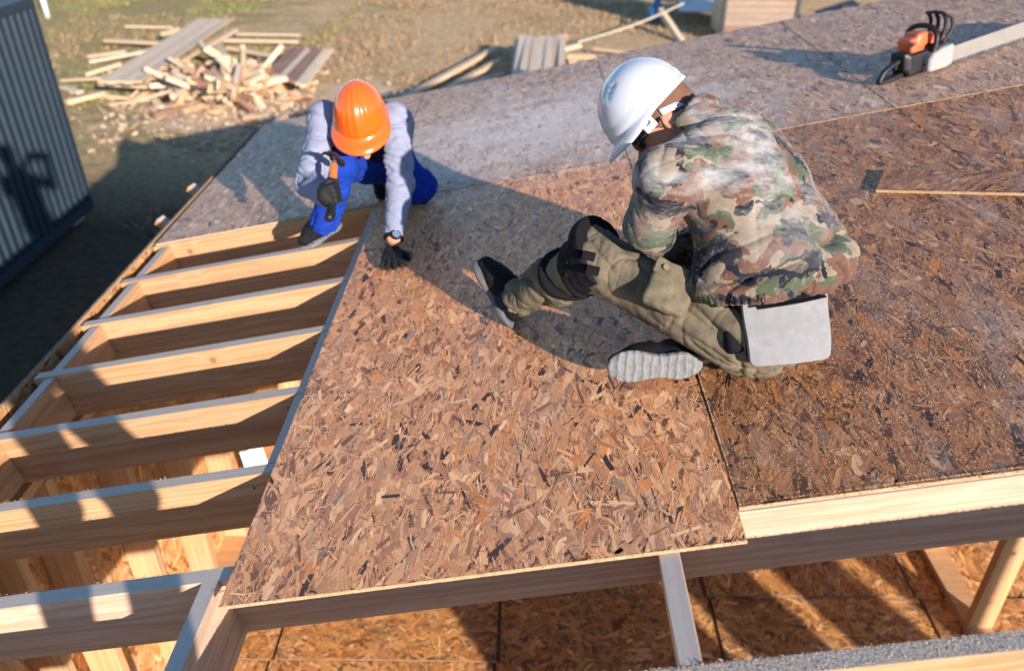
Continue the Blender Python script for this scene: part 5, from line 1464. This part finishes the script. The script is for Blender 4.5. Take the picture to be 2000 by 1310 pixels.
mesh_from('front_handle', vs, fs, BLK, parent=cs, smooth=True)
vs, fs = [], []
for yy in (0.01, 0.075, 0.14):
    tube_data(curve_pts([sw(0.325, yy, 0.15), sw(0.352, yy, 0.22), sw(0.358, yy, 0.275), sw(0.342, yy, 0.315)], 5), 0.010, 8, vs=vs, fs=fs)
tube_data([sw(0.34, 0.0, 0.317), sw(0.343, 0.08, 0.322), sw(0.34, 0.155, 0.317)], 0.009, 8, vs=vs, fs=fs)
tube_data([sw(0.325, -0.005, 0.15), sw(0.33, 0.08, 0.15), sw(0.325, 0.16, 0.15)], 0.011, 8, vs=vs, fs=fs)
tube_data(curve_pts([sw(0.325, -0.008, 0.15), sw(0.375, -0.01, 0.2), sw(0.385, -0.008, 0.27), sw(0.34, 0.0, 0.317)], 5), 0.008, 8, vs=vs, fs=fs)
mesh_from('hand_guard', vs, fs, BLK, parent=cs, smooth=True)
prism('clutch_cover', [(0.235, 0.022), (0.25, 0.008), (0.36, 0.006), (0.395, 0.018), (0.405, 0.11), (0.396, 0.122), (0.33, 0.118), (0.27, 0.102), (0.243, 0.075)], -0.042, 0.012, SWHT, SW, cs, 0.008)
for xx in (0.345, 0.378):
    vs, fs = tube_data([sw(xx, -0.040, 0.058), sw(xx, -0.052, 0.058)], 0.009, 6); mesh_from('bar_nut', vs, fs, STEEL, parent=cs)
out = [(0.395, 0.022), (1.10, 0.016), (1.16, 0.022), (1.185, 0.045), (1.185, 0.068), (1.16, 0.092), (1.10, 0.100), (0.395, 0.098)]
prism('guide_bar', out, -0.020, -0.014, BAR, SW, cs)
# chain: a ring of links and cutters
path = []
def walk(a, b, n):
    for k in range(n): path.append(Vector((a[0] + (b[0] - a[0]) * k / n, 0, a[1] + (b[1] - a[1]) * k / n)))
P_ = [(0.40, 0.019), (1.10, 0.013), (1.162, 0.019), (1.188, 0.044), (1.188, 0.069), (1.162, 0.095), (1.10, 0.103), (0.40, 0.101)]
for i in range(7):
    L_ = math.hypot(P_[i + 1][0] - P_[i][0], P_[i + 1][1] - P_[i][1]); walk(P_[i], P_[i + 1], max(2, int(L_ / 0.0105)))
vs, fs = [], []
for i in range(len(path) - 1):
    a, b = path[i], path[i + 1]; t_ = (b - a).normalized(); nn_ = Vector((t_.z, 0, -t_.x))
    hgt = 0.016 if i % 2 == 0 else 0.005
    for (y0, y1) in ((-0.024, -0.0105),):
        b0 = len(vs)
        for yy in (y0, y1):
            vs += [sw(*(a + Vector((0, yy, 0)) - nn_ * 0.003)), sw(*(b + Vector((0, yy, 0)) - nn_ * 0.003 - t_ * 0.001)), sw(*(b + nn_ * hgt * 0.7 + Vector((0, yy, 0)) - t_ * 0.003)), sw(*(a + nn_ * hgt + Vector((0, yy, 0)) + t_ * 0.001))]
        fs += [(b0, b0 + 1, b0 + 2, b0 + 3), (b0 + 7, b0 + 6, b0 + 5, b0 + 4), (b0, b0 + 4, b0 + 5, b0 + 1), (b0 + 1, b0 + 5, b0 + 6, b0 + 2), (b0 + 2, b0 + 6, b0 + 7, b0 + 3), (b0 + 3, b0 + 7, b0 + 4, b0)]
mesh_from('saw_chain', vs, fs, STEEL, parent=cs)

cs.matrix_world = SW @ Matrix.Diagonal((0.96, 0.96, 0.93, 1.0))
